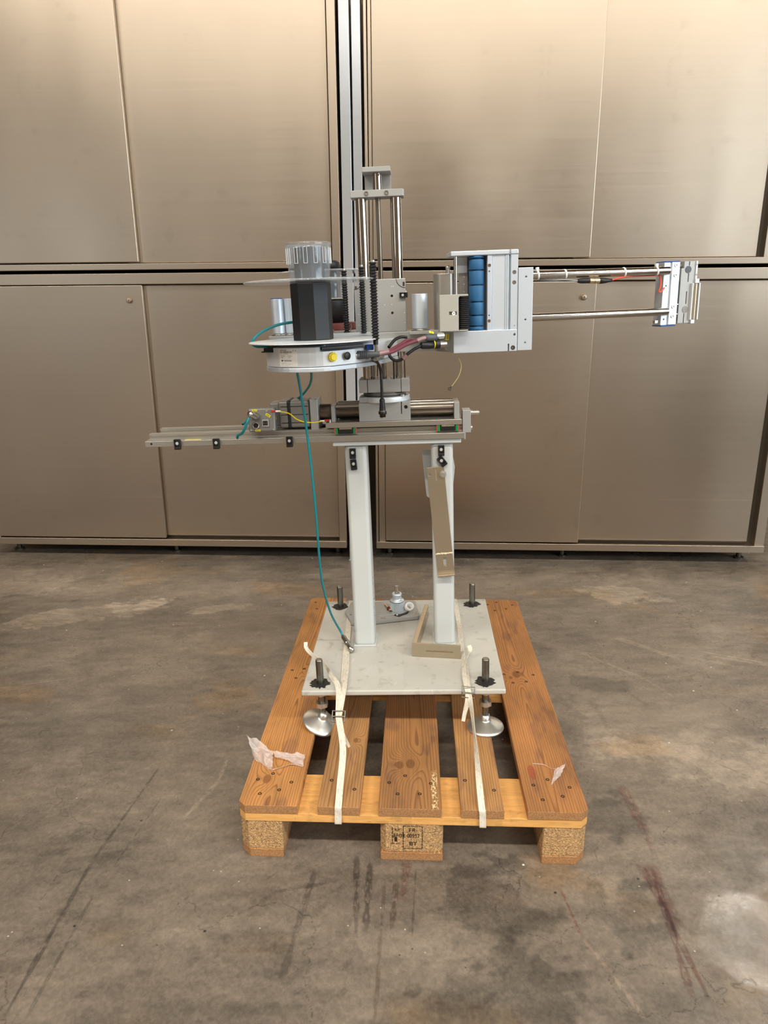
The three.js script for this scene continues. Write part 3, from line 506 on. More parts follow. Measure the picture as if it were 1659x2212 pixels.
// motor
const mot = P('motor', [cut(bx(-0.320, -0.236, 0.654, 0.727, -0.036, 0.036, 0.006), [0.668, 0.690, 0.712].map((y) => bx(-0.314, -0.240, y - 0.0013, y + 0.0013, 0.030, 0.04, 0))), bx(-0.345, -0.318, 0.660, 0.722, -0.034, 0.030, 0.004)], M.anodDark, mach, 'grey square motor body at the left end of the slide');
P('mount_flange', bx(-0.234, -0.212, 0.645, 0.731, -0.04, 0.040, 0.003), M.anod, mot); P('flange_boss', cy(0.022, -0.212, 0.690, 0, 0.03, 'x', 30), M.darkSteel, mot);
P('tape_band', bx(-0.298, -0.284, 0.652, 0.7285, -0.037, 0.0375, 0.006), M.blackSoft, mot, 'black tape wound round the motor');
{
  const h = P('connector_box', bx(-0.036, 0.036, -0.032, 0.032, -0.045, 0.0, 0.006), M.anodDark, mot, 'connector box turned towards the front'); h.position.set(-0.359, 0.684, 0.072); h.rotation.set(-0.12, 0.10, 0.0);
  for (const [x, y] of [[-0.030, 0.026], [0.030, 0.026], [-0.030, -0.026], [0.030, -0.026], [0.014, 0.0235]]) P('screw', cy(0.0028, x, y, 0, 0.0015, 'z', 12), M.zinc, h);
  P('round_socket', [lathe([[0.0065, 0], [0.0095, 0], [0.0095, 0.009], [0.0065, 0.009], [0.0065, 0.001]], 0, 0, 0, 28).rotateX(Math.PI / 2).translate(-0.016, -0.014, 0)], M.steel, h); P('socket_insert', cy(0.0065, -0.016, -0.014, 0.0, 0.003, 'z', 20), M.black, h);
  const ps = P('power_inlet', bx(0.0, 0.018, -0.018, 0.001, 0, 0.005, 0.001), M.anod, h); P('inlet_insert', bx(0.0025, 0.0155, -0.0145, -0.0025, 0.0042, 0.0053, 0), M.black, ps); for (const x of [0.006, 0.012]) P('pin', bx(x - 0.0006, x + 0.0006, -0.010, -0.007, 0.005, 0.0068, 0), M.brass, ps);
  tagPlate('ME-X1', 0.014, 0.0055, -0.018, 0.026, 0.0006, h); tagPlate('ME-X2', 0.014, 0.0055, -0.012, -0.027, 0.0006, h); tagPlate('10061', 0.014, 0.0065, 0.017, 0.012, 0.0006, h, [0, 0, -0.6]); tagPlate('X', 0.004, 0.008, 0.0366, 0.004, -0.01, h, [0, Math.PI / 2, 0]);
  const c = P('cable_plug', lathe([[0, 0], [0.0095, 0], [0.0105, 0.004], [0.0095, 0.008], [0.0105, 0.012], [0.0085, 0.016], [0.0085, 0.03], [0.0065, 0.034], [0, 0.034]], 0, 0, 0, 24), M.steel, h); c.position.set(-0.013, 0.008, 0.002); c.rotation.set(1.0, 0, 0.95, 'ZXY');
}
P('earth_wire', tube([[-0.318, 0.7065, 0.078], [-0.303, 0.7048, 0.079], [-0.283, 0.700, 0.08], [-0.265, 0.685, 0.08], [-0.244, 0.676, 0.078], [-0.219, 0.673, 0.07], [-0.1945, 0.6745, 0.052]], 0.0017, 50, 8), M.yellow, mach, 'yellow green earth wire from motor to carriage');
P('wire_sleeve', [cy(0.003, -0.331, 0.707, 0.077, 0.012, 'x', 12)], M.red); P('wire_sleeve', [cy(0.0026, -0.319, 0.7066, 0.0775, 0.013, 'x', 12)], M.nylon);
P('wire_sleeve', [cy(0.0024, -0.206, 0.674, 0.056, 0.012, 'x', 12)], M.nylon); P('wire_sleeve', [cy(0.0028, -0.195, 0.6745, 0.052, 0.012, 'x', 12)], M.red); P('terminal_screw', cy(0.0036, -0.181, 0.668, 0.046, 0.008, 'y', 12), M.zinc, car);
// pivot and clamp under the columns
const hou = P('pivot_housing', cut(bx(-0.101, 0.036, 0.668, 0.7175, -0.045, 0.052, 0.0012), [cy(0.0050, 0.0245, 0.704, 0.03, 0.03, 'z', 18), bx(0.0115, 0.0140, 0.6855, 0.73, 0.02, 0.06, 0)]), M.anod, mach, 'grey block carrying the pivot');
P('pivot_disc', lathe([[0, 0], [0.0655, 0], [0.0670, 0.0015], [0.0670, 0.013], [0.0650, 0.0145], [0, 0.0145]], -0.0325, 0.7175, 0.0, 56), M.aluMatt, hou); P('pivot_plate', [bx(-0.099, -0.045, 0.7180, 0.7320, 0.02, 0.05, 0.001)], M.anod, hou);
P('disc_recess', [lathe([[0, 0], [0.058, 0], [0.058, 0.012], [0, 0.012]], -0.0325, 0.732, 0.0, 48)], M.anodDark, hou);
const cb = P('clamp_block', cut(bx(-0.0975, 0.0355, 0.744, 0.7785, -0.03, 0.052, 0.0012), [-0.075, 0.0135].map((x) => bx(x - 0.0009, x + 0.0009, 0.73, 0.79, 0.03, 0.06, 0))), M.anod, mach, 'grey clamp block at the column feet');
P('hex_screw', hexNut(0.0062, 0.0165, 0.732, 0.046, 0.005), M.zinc, cb); P('hex_screw', hexNut(0.006, -0.054, 0.7785, 0.044, 0.006), M.darkSteel, cb); P('hex_screw', hexNut(0.006, -0.008, 0.7785, 0.044, 0.006), M.zinc, cb);
for (const x of [-0.0732, 0.0128]) P('guide_column', cy(0.0138, x, 0.7785, 0.028, 0.445, 'y', 40), M.chrome, mach, 'polished vertical guide column');
{
  const th = []; for (let y = 0.77; y < 1.225; y += 0.0024) th.push([0.0056, y], [0.0068, y + 0.0012]);
  P('lead_screw', lathe([[0, 0.77], ...th, [0, 1.226]], -0.031, 0, 0.028, 20), M.darkSteel, mach, 'threaded lead screw between the columns');
  P('guide_rod', cy(0.0032, -0.0535, 0.7785, 0.045, 0.16, 'y', 14), M.chrome); P('guide_rod', cy(0.0022, -0.004, 0.7785, 0.052, 0.1, 'y', 12), M.black);
}
const tc = P('top_clamp', bx(-0.0975, 0.0328, 1.2205, 1.2370, 0.0, 0.052, 0.0012), M.anod, mach, 'grey clamp bar on top of the columns'); socket(0.0052, -0.0575, 1.2290, 0.0515, tc); socket(0.0052, -0.0080, 1.2290, 0.0515, tc);
P('end_cap', bx(0.0328, 0.0340, 1.2215, 1.2360, 0.004, 0.048, 0), M.alu, tc);
const cap = P('drive_bracket', [bx(-0.066, 0.003, 1.2770, 1.2885, -0.012, 0.052, 0.0012), bx(-0.064, 0.002, 1.2370, 1.2775, -0.012, -0.004, 0.001)], M.anod, mach, 'grey angled bracket over the lead screw');
P('shaft_sleeve', cut(cy(0.0112, -0.031, 1.2370, 0.028, 0.040, 'y', 30), [cy(0.0022, -0.0265, 1.2715, 0.03, 0.02, 'z', 12)]), M.chrome, cap);
// lift carriage and beam
{
  const arc = (cx, s) => { const o = []; for (let i = 0; i <= 8; i++) { const a = (s > 0 ? Math.PI : 1.5 * Math.PI) + i / 8 * Math.PI / 2; o.push([cx + 0.024 * Math.cos(a), 1.0285 + 0.024 * Math.sin(a)]); } for (let i = 8; i >= 0; i--) { const a = (s > 0 ? Math.PI : 1.5 * Math.PI) + i / 8 * Math.PI / 2; o.push([cx + 0.0222 * Math.cos(a), 1.0285 + 0.0222 * Math.sin(a)]); } return o; };
  const lc = P('lift_carriage', cut(slabXY([[-0.0985, 0.8985], [0.032, 0.8985], [0.032, 1.0285], [-0.0985, 1.0285]], -0.03, 0.055, [], 0.0015), [slabXY(arc(0.032, 1), 0.045, 0.06), slabXY(arc(-0.0985, -1), 0.045, 0.06), cy(0.0032, -0.003, 0.987, 0.04, 0.03, 'z', 16), cy(0.0032, -0.003, 0.9455, 0.04, 0.03, 'z', 16)]), M.anod, mach, 'grey lift carriage clamped on the columns');
  for (const [x, y] of [[0.001, 1.010], [-0.003, 1.010], [-0.022, 0.966], [-0.004, 0.966], [0.028, 0.945], [0.028, 0.92], [-0.09, 0.945], [-0.09, 0.918]]) P('pin_hole', cy(0.0010, x, y, 0.0549, 0.0006, 'z', 8), M.nylon, lc);
  P('clamp_screw', bx(0.0255, 0.0305, 1.010, 1.020, 0.0545, 0.0562, 0.0005), M.darkSteel, lc); P('clamp_screw', bx(-0.096, -0.091, 1.006, 1.014, 0.0545, 0.0562, 0.0005), M.darkSteel, lc);
  for (const y of [0.995, 0.985]) P('side_pin', bx(0.032, 0.0345, y - 0.003, y + 0.003, 0.03, 0.04, 0), M.nylon, lc);
  const c = clip(0.0255, 0.988, 0.055, lc, Math.PI / 2); c.scale.setScalar(0.75);
}
const beam = P('beam', boxUV(bx(-0.24, 0.150, 0.848, 0.8985, -0.045, 0.066, 0.002)), M.anod, mach, 'grey horizontal beam carrying reels and head');
// rollers on the beam
function roller(x, z, r, y0, y1, capMat) { const m = P('guide_roller', lathe([[0, y0], [r - 0.001, y0], [r, y0 + 0.001], [r, y1 - 0.001], [r - 0.001, y1], [r * 0.8, y1], [r * 0.78, y1 - 0.003], [0, y1 - 0.003]], x, 0, z, 40), M.alu, mach, 'aluminium guide roller'); P('roller_base', lathe([[0, y0 - 0.005], [r * 1.18, y0 - 0.005], [r * 1.18, y0 - 0.0015], [r * 0.9, y0], [0, y0]], x, 0, z, 30), M.steel, m); if (capMat) P('roller_cap', cy(r * 0.97, x, y1, z, 0.0015, 'y', 30), capMat, m); return m; }
roller(0.067, 0.10, 0.0195, 0.906, 0.989); roller(-0.290, 0.10, 0.0155, 0.906, 0.990, M.blueDeep); roller(-0.258, 0.09, 0.0165, 0.906, 0.990);
P('roller_arm', [slabXZ([[-0.312, 0.12], [-0.24, 0.125], [-0.06, 0.066], [-0.06, 0.02], [-0.24, 0.02], [-0.312, 0.08]], 0.893, 0.901, 0.001), bx(0.04, 0.12, 0.893, 0.901, 0.06, 0.125, 0.001)], M.anod);
// front reel (winder)
const WC = [-0.1808, 0.25];
{
  const pts = []; for (let i = 0; i <= 24; i++) { const a = Math.PI * 0.36 + i / 24 * Math.PI * 1.06; pts.push([WC[0] - 0.0 + 0.112 * Math.cos(a), WC[1] + 0.112 * Math.sin(a)]); }
  const out = [[0.0, 0.066], [0.008, 0.090], [-0.020, 0.180], [-0.055, 0.250], [-0.082, 0.298], ...pts, [-0.24, 0.066]];
  const grow = (k) => out.map(([x, z]) => { const dx = x - WC[0], dz = z - WC[1], L = Math.hypot(dx, dz); return [x + dx / L * k, z + dz / L * k]; });
  const body = P('winder_body', cut(slabXZ(out, 0.8415, 0.8835, 0.001), [bx(-0.31, -0.262, 0.8735, 0.89, 0.22, 0.34, 0.002), bx(-0.155, -0.02, 0.8735, 0.89, 0.262, 0.40, 0.003)]), M.aluMatt, mach, 'silver winder housing with yellow knob and rating label');
  P('bottom_lip', slabXZ(grow(0.0015), 0.8300, 0.8405, 0.002), M.alu, body);
  const fz = WC[1] + 0.112;
  // openings at the top edge
  P('inner_block', [bx(-0.286, -0.262, 0.8738, 0.8835, 0.235, 0.318, 0.001), bx(-0.290, -0.266, 0.8738, 0.8765, 0.235, 0.326, 0.001)], M.black, body, 'black plastic block in the housing opening');
  P('belt_roller', tube([[-0.153, 0.8795, 0.340], [-0.11, 0.8800, 0.318], [-0.066, 0.8805, 0.282]], 0.0042, 20, 12), M.greyPlug, body);
  const lab = canvasTex(520, 600, (g, w, h) => {
    g.fillStyle = '#ecebe6'; g.fillRect(0, 0, w, h); g.fillStyle = '#17171a'; g.font = 'bold 50px sans-serif'; g.fillText('WINDER', 30, 62);
    for (let i = 0, x = 30; x < 380; i++) { const bw = 3 + Math.floor(7 * NT[i * 7 + 3]); g.fillRect(x, 78, bw, 58); x += bw + 4 + Math.floor(8 * NT[i * 5 + 1]); }
    g.font = '30px sans-serif'; g.fillText('S/N:', 34, 172); g.fillText('66764873', 150, 172); g.font = 'bold 30px sans-serif'; g.fillText('100-240V~', 44, 250); g.fillText('50-60Hz', 260, 250); g.fillText('130W', 44, 304); g.fillText('IP65', 270, 304);
    g.font = 'bold 66px sans-serif'; g.fillText('HERMA', 130, 420); g.save(); g.translate(82, 396); for (let i = 0; i < 8; i++) { g.rotate(Math.PI / 4); g.fillRect(-7, -30, 14, 24); } g.restore(); g.beginPath(); g.arc(82, 396, 16, 0, 7); g.fill();
    g.font = '25px sans-serif'; g.fillText('HERMA GmbH', 44, 478); g.fillText('Fabrikstr. 16, 70794 Filderstadt', 44, 516); g.fillText('Made in Germany, 2016', 44, 554);
    g.lineWidth = 9; g.strokeStyle = '#17171a'; g.beginPath(); g.arc(438, 56, 28, Math.PI * 0.55, Math.PI * 1.45); g.stroke(); g.beginPath(); g.arc(500, 56, 28, Math.PI * 0.55, Math.PI * 1.45); g.stroke(); g.fillRect(474, 52, 22, 8);
  });
  const a0 = Math.asin((-0.2465 - WC[0]) / 0.1124), a1 = Math.asin((-0.2035 - WC[0]) / 0.1124), lg = new THREE.CylinderGeometry(0.1124, 0.1124, 0.0385, 12, 1, true, a0, a1 - a0).translate(WC[0], 0.8625, WC[1]);
  P('rating_label', lg, std(0xffffff, 0.55, 0, { map: lab, side: THREE.DoubleSide }), body, 'white rating label with black print');
  const kn = []; for (let i = 0; i < 12; i++) { const a = i / 12 * Math.PI * 2; kn.push(bx(-0.0012, 0.0012, 0.0088, 0.0104, 0.001, 0.011, 0.0004).rotateZ(a)); }
  const knob = P('knob', [cy(0.0093, 0, 0, 0.001, 0.010, 'z', 24), cy(0.0078, 0, 0, 0.011, 0.003, 'z', 24, 0.0068), ...kn], M.yellow, body, 'yellow fluted turning knob'); knob.position.set(-0.1315, 0.8610, 0.3440); knob.rotation.y = 0.60;
  P('knob_base', cy(0.0105, 0, 0, -0.004, 0.005, 'z', 24), M.black, knob);
  const bt = P('blank_plug', lathe([[0, 0], [0.0088, 0], [0.0088, 0.001], [0.006, 0.0022], [0, 0.0026]], 0, 0, 0, 24).rotateX(Math.PI / 2), M.black, body); bt.position.set(-0.0975, 0.8605, 0.3232); bt.rotation.y = 0.75;
  const disc = P('lower_flange', lathe([[0.02, 0], [0.149, 0], [0.1505, 0.0012], [0.149, 0.0028], ...Array.from({ length: 30 }, (_, i) => [0.146 - i * 0.0036, 0.0028 + (i % 2 ? 0 : 0.0005)]), [0.02, 0.0032]], WC[0], 0.8915, WC[1], 96), M.aluMatt, mach, 'pale grooved lower reel flange');
  const oct = (r, y0, y1) => { const p = []; for (let i = 0; i < 8; i++) { const a = (i + 0.667) * Math.PI / 4; p.push([WC[0] + r * Math.cos(a), WC[1] + r * Math.sin(a)]); } return slabXZ(p, y0, y1, 0.002); };
  const core = P('reel_core', oct(0.0465, 0.8945, 1.0205), M.blackSoft, mach, 'black octagonal reel core'); P('core_head', oct(0.034, 1.0205, 1.096), M.blackSoft, core);
  const fl = P('upper_flange', lathe([[0.03, 0], [0.145, 0], [0.149, 0.0012], [0.1505, 0.003], [0.149, 0.0048], [0.145, 0.006], [0.141, 0.0048], [0.03, 0.0042], [0.03, 0]], WC[0], 1.0208, WC[1], 96), M.clear, mach, 'clear plastic upper reel flange');
  const hub = P('clear_hub', lathe([[0.0460, 0.0], [0.0475, 0.03], [0.0485, 0.031], [0.0500, 0.070], [0.0520, 0.073], [0.0520, 0.079], [0.0500, 0.080], [0.0480, 0.079], [0.0478, 0.070], [0.0462, 0.031], [0.0440, 0.0], [0.0460, 0.0]], WC[0], 1.0255, WC[1], 64), M.clearWall, fl, 'clear plastic hub with moulded ribs');
  for (let i = 0; i < 14; i++) { const a = i / 14 * Math.PI * 2, g = new THREE.TorusGeometry(0.004, 0.0006, 6, 4); const rb = [bx(-0.0045, -0.0037, 0.036, 0.069, 0, 0.0012, 0.0003), bx(0.0037, 0.0045, 0.036, 0.069, 0, 0.0012, 0.0003), bx(-0.0045, 0.0045, 0.0352, 0.036, 0, 0.0012, 0.0002)]; const m = P('rib', rb, M.rib, hub); m.position.set(WC[0] + 0.0495 * Math.sin(a), 1.0255, WC[1] + 0.0495 * Math.cos(a)); m.rotation.y = a; }
}
// rear reel
{
  const [x, z] = [-0.205, -0.27];
  P('rear_reel_arm', [slabXZ([[x - 0.09, z - 0.06], [x + 0.09, z - 0.06], [-0.05, -0.05], [-0.22, -0.05]], 0.878, 0.898, 0.001)], M.anod);
  P('rear_tray', lathe([[0, 0.898], [0.085, 0.898], [0.086, 0.900], [0.086, 0.918], [0.082, 0.919], [0, 0.919]], x, 0, z, 48), M.brownRed, mach, 'red brown tray under the rear reel');
  const c = P('rear_reel_core', [lathe([[0, 0.919], [0.058, 0.919], [0.058, 0.982], [0.052, 0.985], [0, 0.985]], x, 0, z, 40), lathe([[0, 1.066], [0.042, 1.066], [0.041, 1.089], [0.035, 1.095], [0, 1.096]], x, 0, z, 36), cy(0.03, x, 0.985, z, 0.081)], M.blackSoft, mach, 'black core of the rear reel');
  P('core_ring', lathe([[0.03, 0.9855], [0.06, 0.9855], [0.061, 0.988], [0.06, 0.9905], [0.03, 0.9905]], x, 0, z, 40), M.cover, c);
  const f = P('rear_flange', lathe([[0.045, 1.0615], [0.142, 1.0615], [0.145, 1.064], [0.142, 1.0665], [0.045, 1.0660], [0.045, 1.0615]], x, 0, z, 90), M.clear, mach, 'clear plastic flange of the rear reel');
  P('clear_hub', lathe([[0.0475, 0.991], [0.049, 1.061], [0.047, 1.061], [0.0455, 0.991], [0.0475, 0.991]], x, 0, z, 48), M.clearWall, f);
  for (const [hx, d] of [[-0.158, -1], [-0.118, 1]]) P('hook', tube([[hx - d * 0.002, 0.896, 0.02], [hx + d * 0.002, 0.905, 0.02], [hx + d * 0.006, 0.914, 0.02], [hx + d * 0.004, 0.922, 0.02]], 0.0014, 16, 8), M.stainless, beam);
}
// corrugated dancer rods
function bellows(x, z, y0, y1, r, n) { const p = [[0, y0]]; for (let i = 0; i < n; i++) { const y = y0 + (y1 - y0) * i / n, d = (y1 - y0) / n; p.push([r * 0.72, y], [r * 0.72, y + d * 0.28], [r, y + d * 0.46], [r, y + d * 0.72], [r * 0.72, y + d]); } p.push([0, y1]); const m = P('ribbed_sleeve', lathe(p, x, 0, z, 20), M.rubber, mach, 'black ribbed rubber sleeve on a rod'); P('rod_end', cy(r * 0.55, x, y1, z, 0.004, 'y', 16), M.zinc, m); return m; }
bellows(-0.1225, 0.05, 0.8985, 1.053, 0.0076, 25); bellows(-0.0760, 0.075, 0.8985, 1.059, 0.0076, 25);
{ const b = bellows(-0.0357, 0.275, 0.890, 1.0585, 0.0086, 26); P('rod', cy(0.0042, -0.0357, 0.845, 0.275, 0.046, 'y', 16), M.chrome, b); P('collar', cy(0.0056, -0.0357, 0.880, 0.275, 0.011, 'y', 16), M.rubber, b); P('rod_bracket', [slabXZ([[-0.042, 0.284], [-0.029, 0.284], [-0.02, 0.16], [-0.06, 0.16]], 0.8440, 0.8500, 0.001)], M.anodDark, b); P('blue_clamp', bx(-0.058, -0.042, 0.868, 0.880, 0.255, 0.272, 0.001), M.blueDeep, b); }

// roller head on the right
const head = P('dispensing_head', [cut(bx(-0.0522, 0.1050, 0.8440, 0.8968, -0.11, 0.0, 0.0015), [bx(0.0825, 0.0858, 0.84, 0.8625, -0.02, 0.01, 0), cy(0.003, 0.0985, 0.8845, -0.012, 0.02, 'z', 14), cy(0.0056, 0.0950, 0.8525, -0.006, 0.02, 'z', 20)])], M.alu, mach, 'aluminium dispensing head with blue roller');
head.position.set(0.2, 0, 0.13); head.rotation.y = 4 * Math.PI / 180;
P('connector_face', [slabXZ([[-0.0525, -0.002], [-0.090, -0.075], [-0.090, -0.11], [-0.0525, -0.11]], 0.8465, 0.8962, 0.001)], M.bed, head, 'angled metal face with plug sockets');
socket(0.0052, 0.0950, 0.8525, -0.0042, head, M.darkSteel);
const hp = P('head_top_plate', [cut(bx(-0.0570, 0.1062, 1.0710, 1.0825, -0.10, 0.0, 0.0025), [bx(0.0835, 0.0878, 1.06, 1.09, -0.010, 0.01, 0)])], M.alu, head); socket(0.0024, -0.0545, 1.077, -0.004, hp);
P('shaft', cy(0.0046, -0.0444, 0.98, -0.012, 0.091, 'y', 20), M.chrome, head);
{
  const ys = [[1.0705, 1.0655], [1.0625, 1.0395], [1.0365, 1.0055], [1.0025, 0.9662], [0.9632, 0.9345], [0.9315, 0.9088], [0.9060, 0.8968]], p = [[0, 0.8965]];
  for (const [b, a] of ys.slice().reverse()) p.push([0.0125, a], [0.0182, a + 0.0002], [0.0182, b - 0.0002], [0.0125, b]); p.push([0, 1.0708]);
  P('blue_roller', lathe(p, 0.0075, 0, -0.019, 48), M.blue, head, 'blue rubber drive roller with grooves');
}
P('roller_backing', bx(-0.012, 0.0318, 0.8968, 1.0708, -0.06, -0.046, 0), M.anodDark, head);
const prof = P('front_profile', [cut(bx(0.0316, 0.0418, 0.8968, 1.0708, -0.06, -0.003, 0.0008), [cy(0.004, 0.0362, 1.0475, -0.008, 0.02, 'z', 18), cy(0.004, 0.0362, 0.9185, -0.008, 0.02, 'z', 18), cy(0.0018, 0.0362, 1.034, -0.012, 0.02, 'z', 12), cy(0.0018, 0.0362, 0.932, -0.012, 0.02, 'z', 12)]), bx(0.0424, 0.0752, 0.8968, 1.0708, -0.06, -0.005, 0.0008), bx(0.0752, 0.0785, 0.8968, 1.0708, -0.06, -0.0035, 0.0006), bx(0.0791, 0.0830, 0.8968, 1.0708, -0.06, -0.003, 0.0006)], M.alu, head, 'extruded aluminium profile');
P('profile_groove', bx(0.0830, 0.0880, 0.8968, 1.0708, -0.06, -0.014, 0), M.alu, prof);
for (const y of [1.0475, 0.9185]) socket(0.0034, 0.0362, y, -0.0062, prof, M.brass);
const strip = P('edge_profile', cut(bx(0.0880, 0.1055, 0.8968, 1.0708, -0.06, -0.002, 0.0008), [cy(0.0012, 0.0985, 0.9055, -0.01, 0.02, 'z', 10), cy(0.0047, 0.0965, 1.03, -0.006, 0.02, 'z', 20), cy(0.0047, 0.0965, 1.0065, -0.006, 0.02, 'z', 20)]), M.alu, head); socket(0.0042, 0.0965, 1.0300, -0.0046, strip); socket(0.0042, 0.0965, 1.0065, -0.0046, strip);
const plate = P('mounting_plate', boxUV(cut(bx(0.1064, 0.1420, 0.8452, 1.0400, -0.012, 0.0, 0.001), [1.0185, 0.9185, 0.8635].flatMap((y) => [cy(0.0029, 0.1250, y, -0.003, 0.01, 'z', 16), cy(0.0017, 0.1250, y, -0.02, 0.03, 'z', 12)]))), M.alu, head, 'bare aluminium plate holding the two rods');
{
  const s = []; for (let i = 0; i < 9; i++) { const a = Math.PI + i / 8 * Math.PI; s.push(0); }
  const cov = P('brush_cover', [slabXY([[-0.0885, 0.8988], [-0.0400, 0.8988], [-0.0425, 0.9020], [-0.0425, 0.9755], [-0.0400, 0.9790], [-0.0195, 0.9790], [-0.0195, 0.9838], [-0.0885, 0.9838]], 0.0, 0.030, [rect(-0.0655, -0.0475, 0.9368, 0.9440)], 0.0012), bx(-0.040, -0.0195, 0.8985, 0.9015, 0.0, 0.028, 0.0008)], M.cover, head, 'light grey cover plate with a slot');
  P('slot_back', bx(-0.0665, -0.0465, 0.9358, 0.9450, 0.010, 0.022, 0), M.cover, cov); socket(0.0042, -0.0545, 0.9402, 0.028, cov, M.nylon);
  const p = [[0, 0.9020]]; const n = 17; for (let i = 0; i < n; i++) { const y = 0.902 + i * 0.0765 / n, d = 0.0765 / n; p.push([0.0115, y], [0.0138, y + d * 0.3], [0.0138, y + d * 0.6], [0.0115, y + d]); } p.push([0, 0.9785]);
  P('ribbed_pinch_roller', lathe(p, -0.0285, 0, 0.014, 32), M.rubber, head, 'black ribbed pressure roller');
}
{
  const m = P('head_motor', [slabXZ([...ring(-0.074, -0.088, 0.0175, 8, Math.PI, 1.5 * Math.PI), ...ring(-0.0575, -0.088, 0.0175, 8, 1.5 * Math.PI, 2 * Math.PI), ...ring(-0.0575, -0.057, 0.0175, 8, 0, 0.5 * Math.PI), ...ring(-0.074, -0.057, 0.0175, 8, 0.5 * Math.PI, Math.PI)], 0.8965, 1.0345, 0.0008)], M.bed, head, 'rounded steel motor housing behind the cover'); P('top_screw', [cy(0.0055, -0.0575, 1.0345, -0.06, 0.012, 'y', 18), new THREE.SphereGeometry(0.0062, 16, 10).translate(-0.0575, 1.048, -0.06)], M.steel, m);
  const bp = P('hinge_plate', [bx(-0.033, -0.011, 0.9000, 1.0335, -0.045, -0.038, 0.0008)], M.anodDark, head); for (const y of [1.024, 1.007, 0.989]) P('rivet', cy(0.0021, -0.0205, y, -0.0382, 0.001, 'z', 12), M.zinc, bp);
  P('bright_panel', bx(-0.040, -0.0115, 1.0335, 1.0705, -0.05, -0.042, 0.0006), M.alu, head);
}
// rods and far end clamp
const arm = P('outrigger_rod', [cy(0.0100, -0.012, 1.0222, 0, 0.392, 'x', 36)], M.chrome, mach, 'polished upper outrigger rod'); arm.position.set(0.33, 0, 0.10); arm.rotation.y = 14 * Math.PI / 180;
P('lower_rod', cy(0.0096, -0.012, 0.9225, 0, 0.396, 'x', 36), M.chrome, arm);
for (const [x, t] of [[0.026, 1], [0.098, 0], [0.2560, 0], [0.3450, 1]]) { const g = [new THREE.TorusGeometry(0.0108, 0.0011, 6, 30).scale(1, 1, 2.2).rotateY(Math.PI / 2).rotateZ(0.12).translate(x, 1.0222, 0)]; if (t) g.push(bx(x - 0.004, x + 0.003, 1.0325, 1.0400, -0.003, 0.005, 0.001)); P('cable_tie', g, M.nylon, arm, 'white cable tie'); }
P('connector', [lathe([[0, 0], [0.0040, 0], [0.0055, 0.004], [0.0065, 0.012], [0.0065, 0.030], [0.0055, 0.031], [0, 0.031]].map(([a, b]) => [a, b]), 0, 0, 0, 20).rotateZ(-Math.PI / 2).translate(0.1310, 1.0048, 0.004), lathe([[0, 0], [0.0072, 0], [0.0072, 0.008], [0.0062, 0.018], [0.0045, 0.026], [0.0038, 0.034], [0, 0.034]], 0, 0, 0, 20).rotateZ(-Math.PI / 2).translate(0.1885, 1.0035, 0.004)], M.black, arm, 'black inline cable connector');
P('coupling_nut', [hexNut(0.0075, 0.1620, 1.0042, 0.004, 0.012, 'x'), cy(0.0068, 0.175, 1.0038, 0.004, 0.013, 'x', 20)], M.brass, arm);
P('grey_cable', tube([[0.03, 1.011, -0.006], [0.07, 1.0085, 0.0], [0.098, 1.0085, 0.004], [0.1315, 1.0048, 0.004]], 0.0022, 24, 8), M.greyCable, arm); P('orange_cable', [tube([[0.222, 1.0035, 0.004], [0.238, 1.0075, 0.006], [0.256, 1.0105, 0.004], [0.275, 1.0112, 0.0], [0.32, 1.012, -0.006], [0.358, 1.012, -0.004]], 0.0019, 30, 8), tube([[0.358, 1.012, -0.004], [0.361, 1.0, -0.002], [0.360, 0.985, 0.0], [0.3565, 0.972, 0.0], [0.3595, 0.9705, 0.0], [0.374, 0.981, -0.004]], 0.0019, 40, 8)], M.orange, arm);
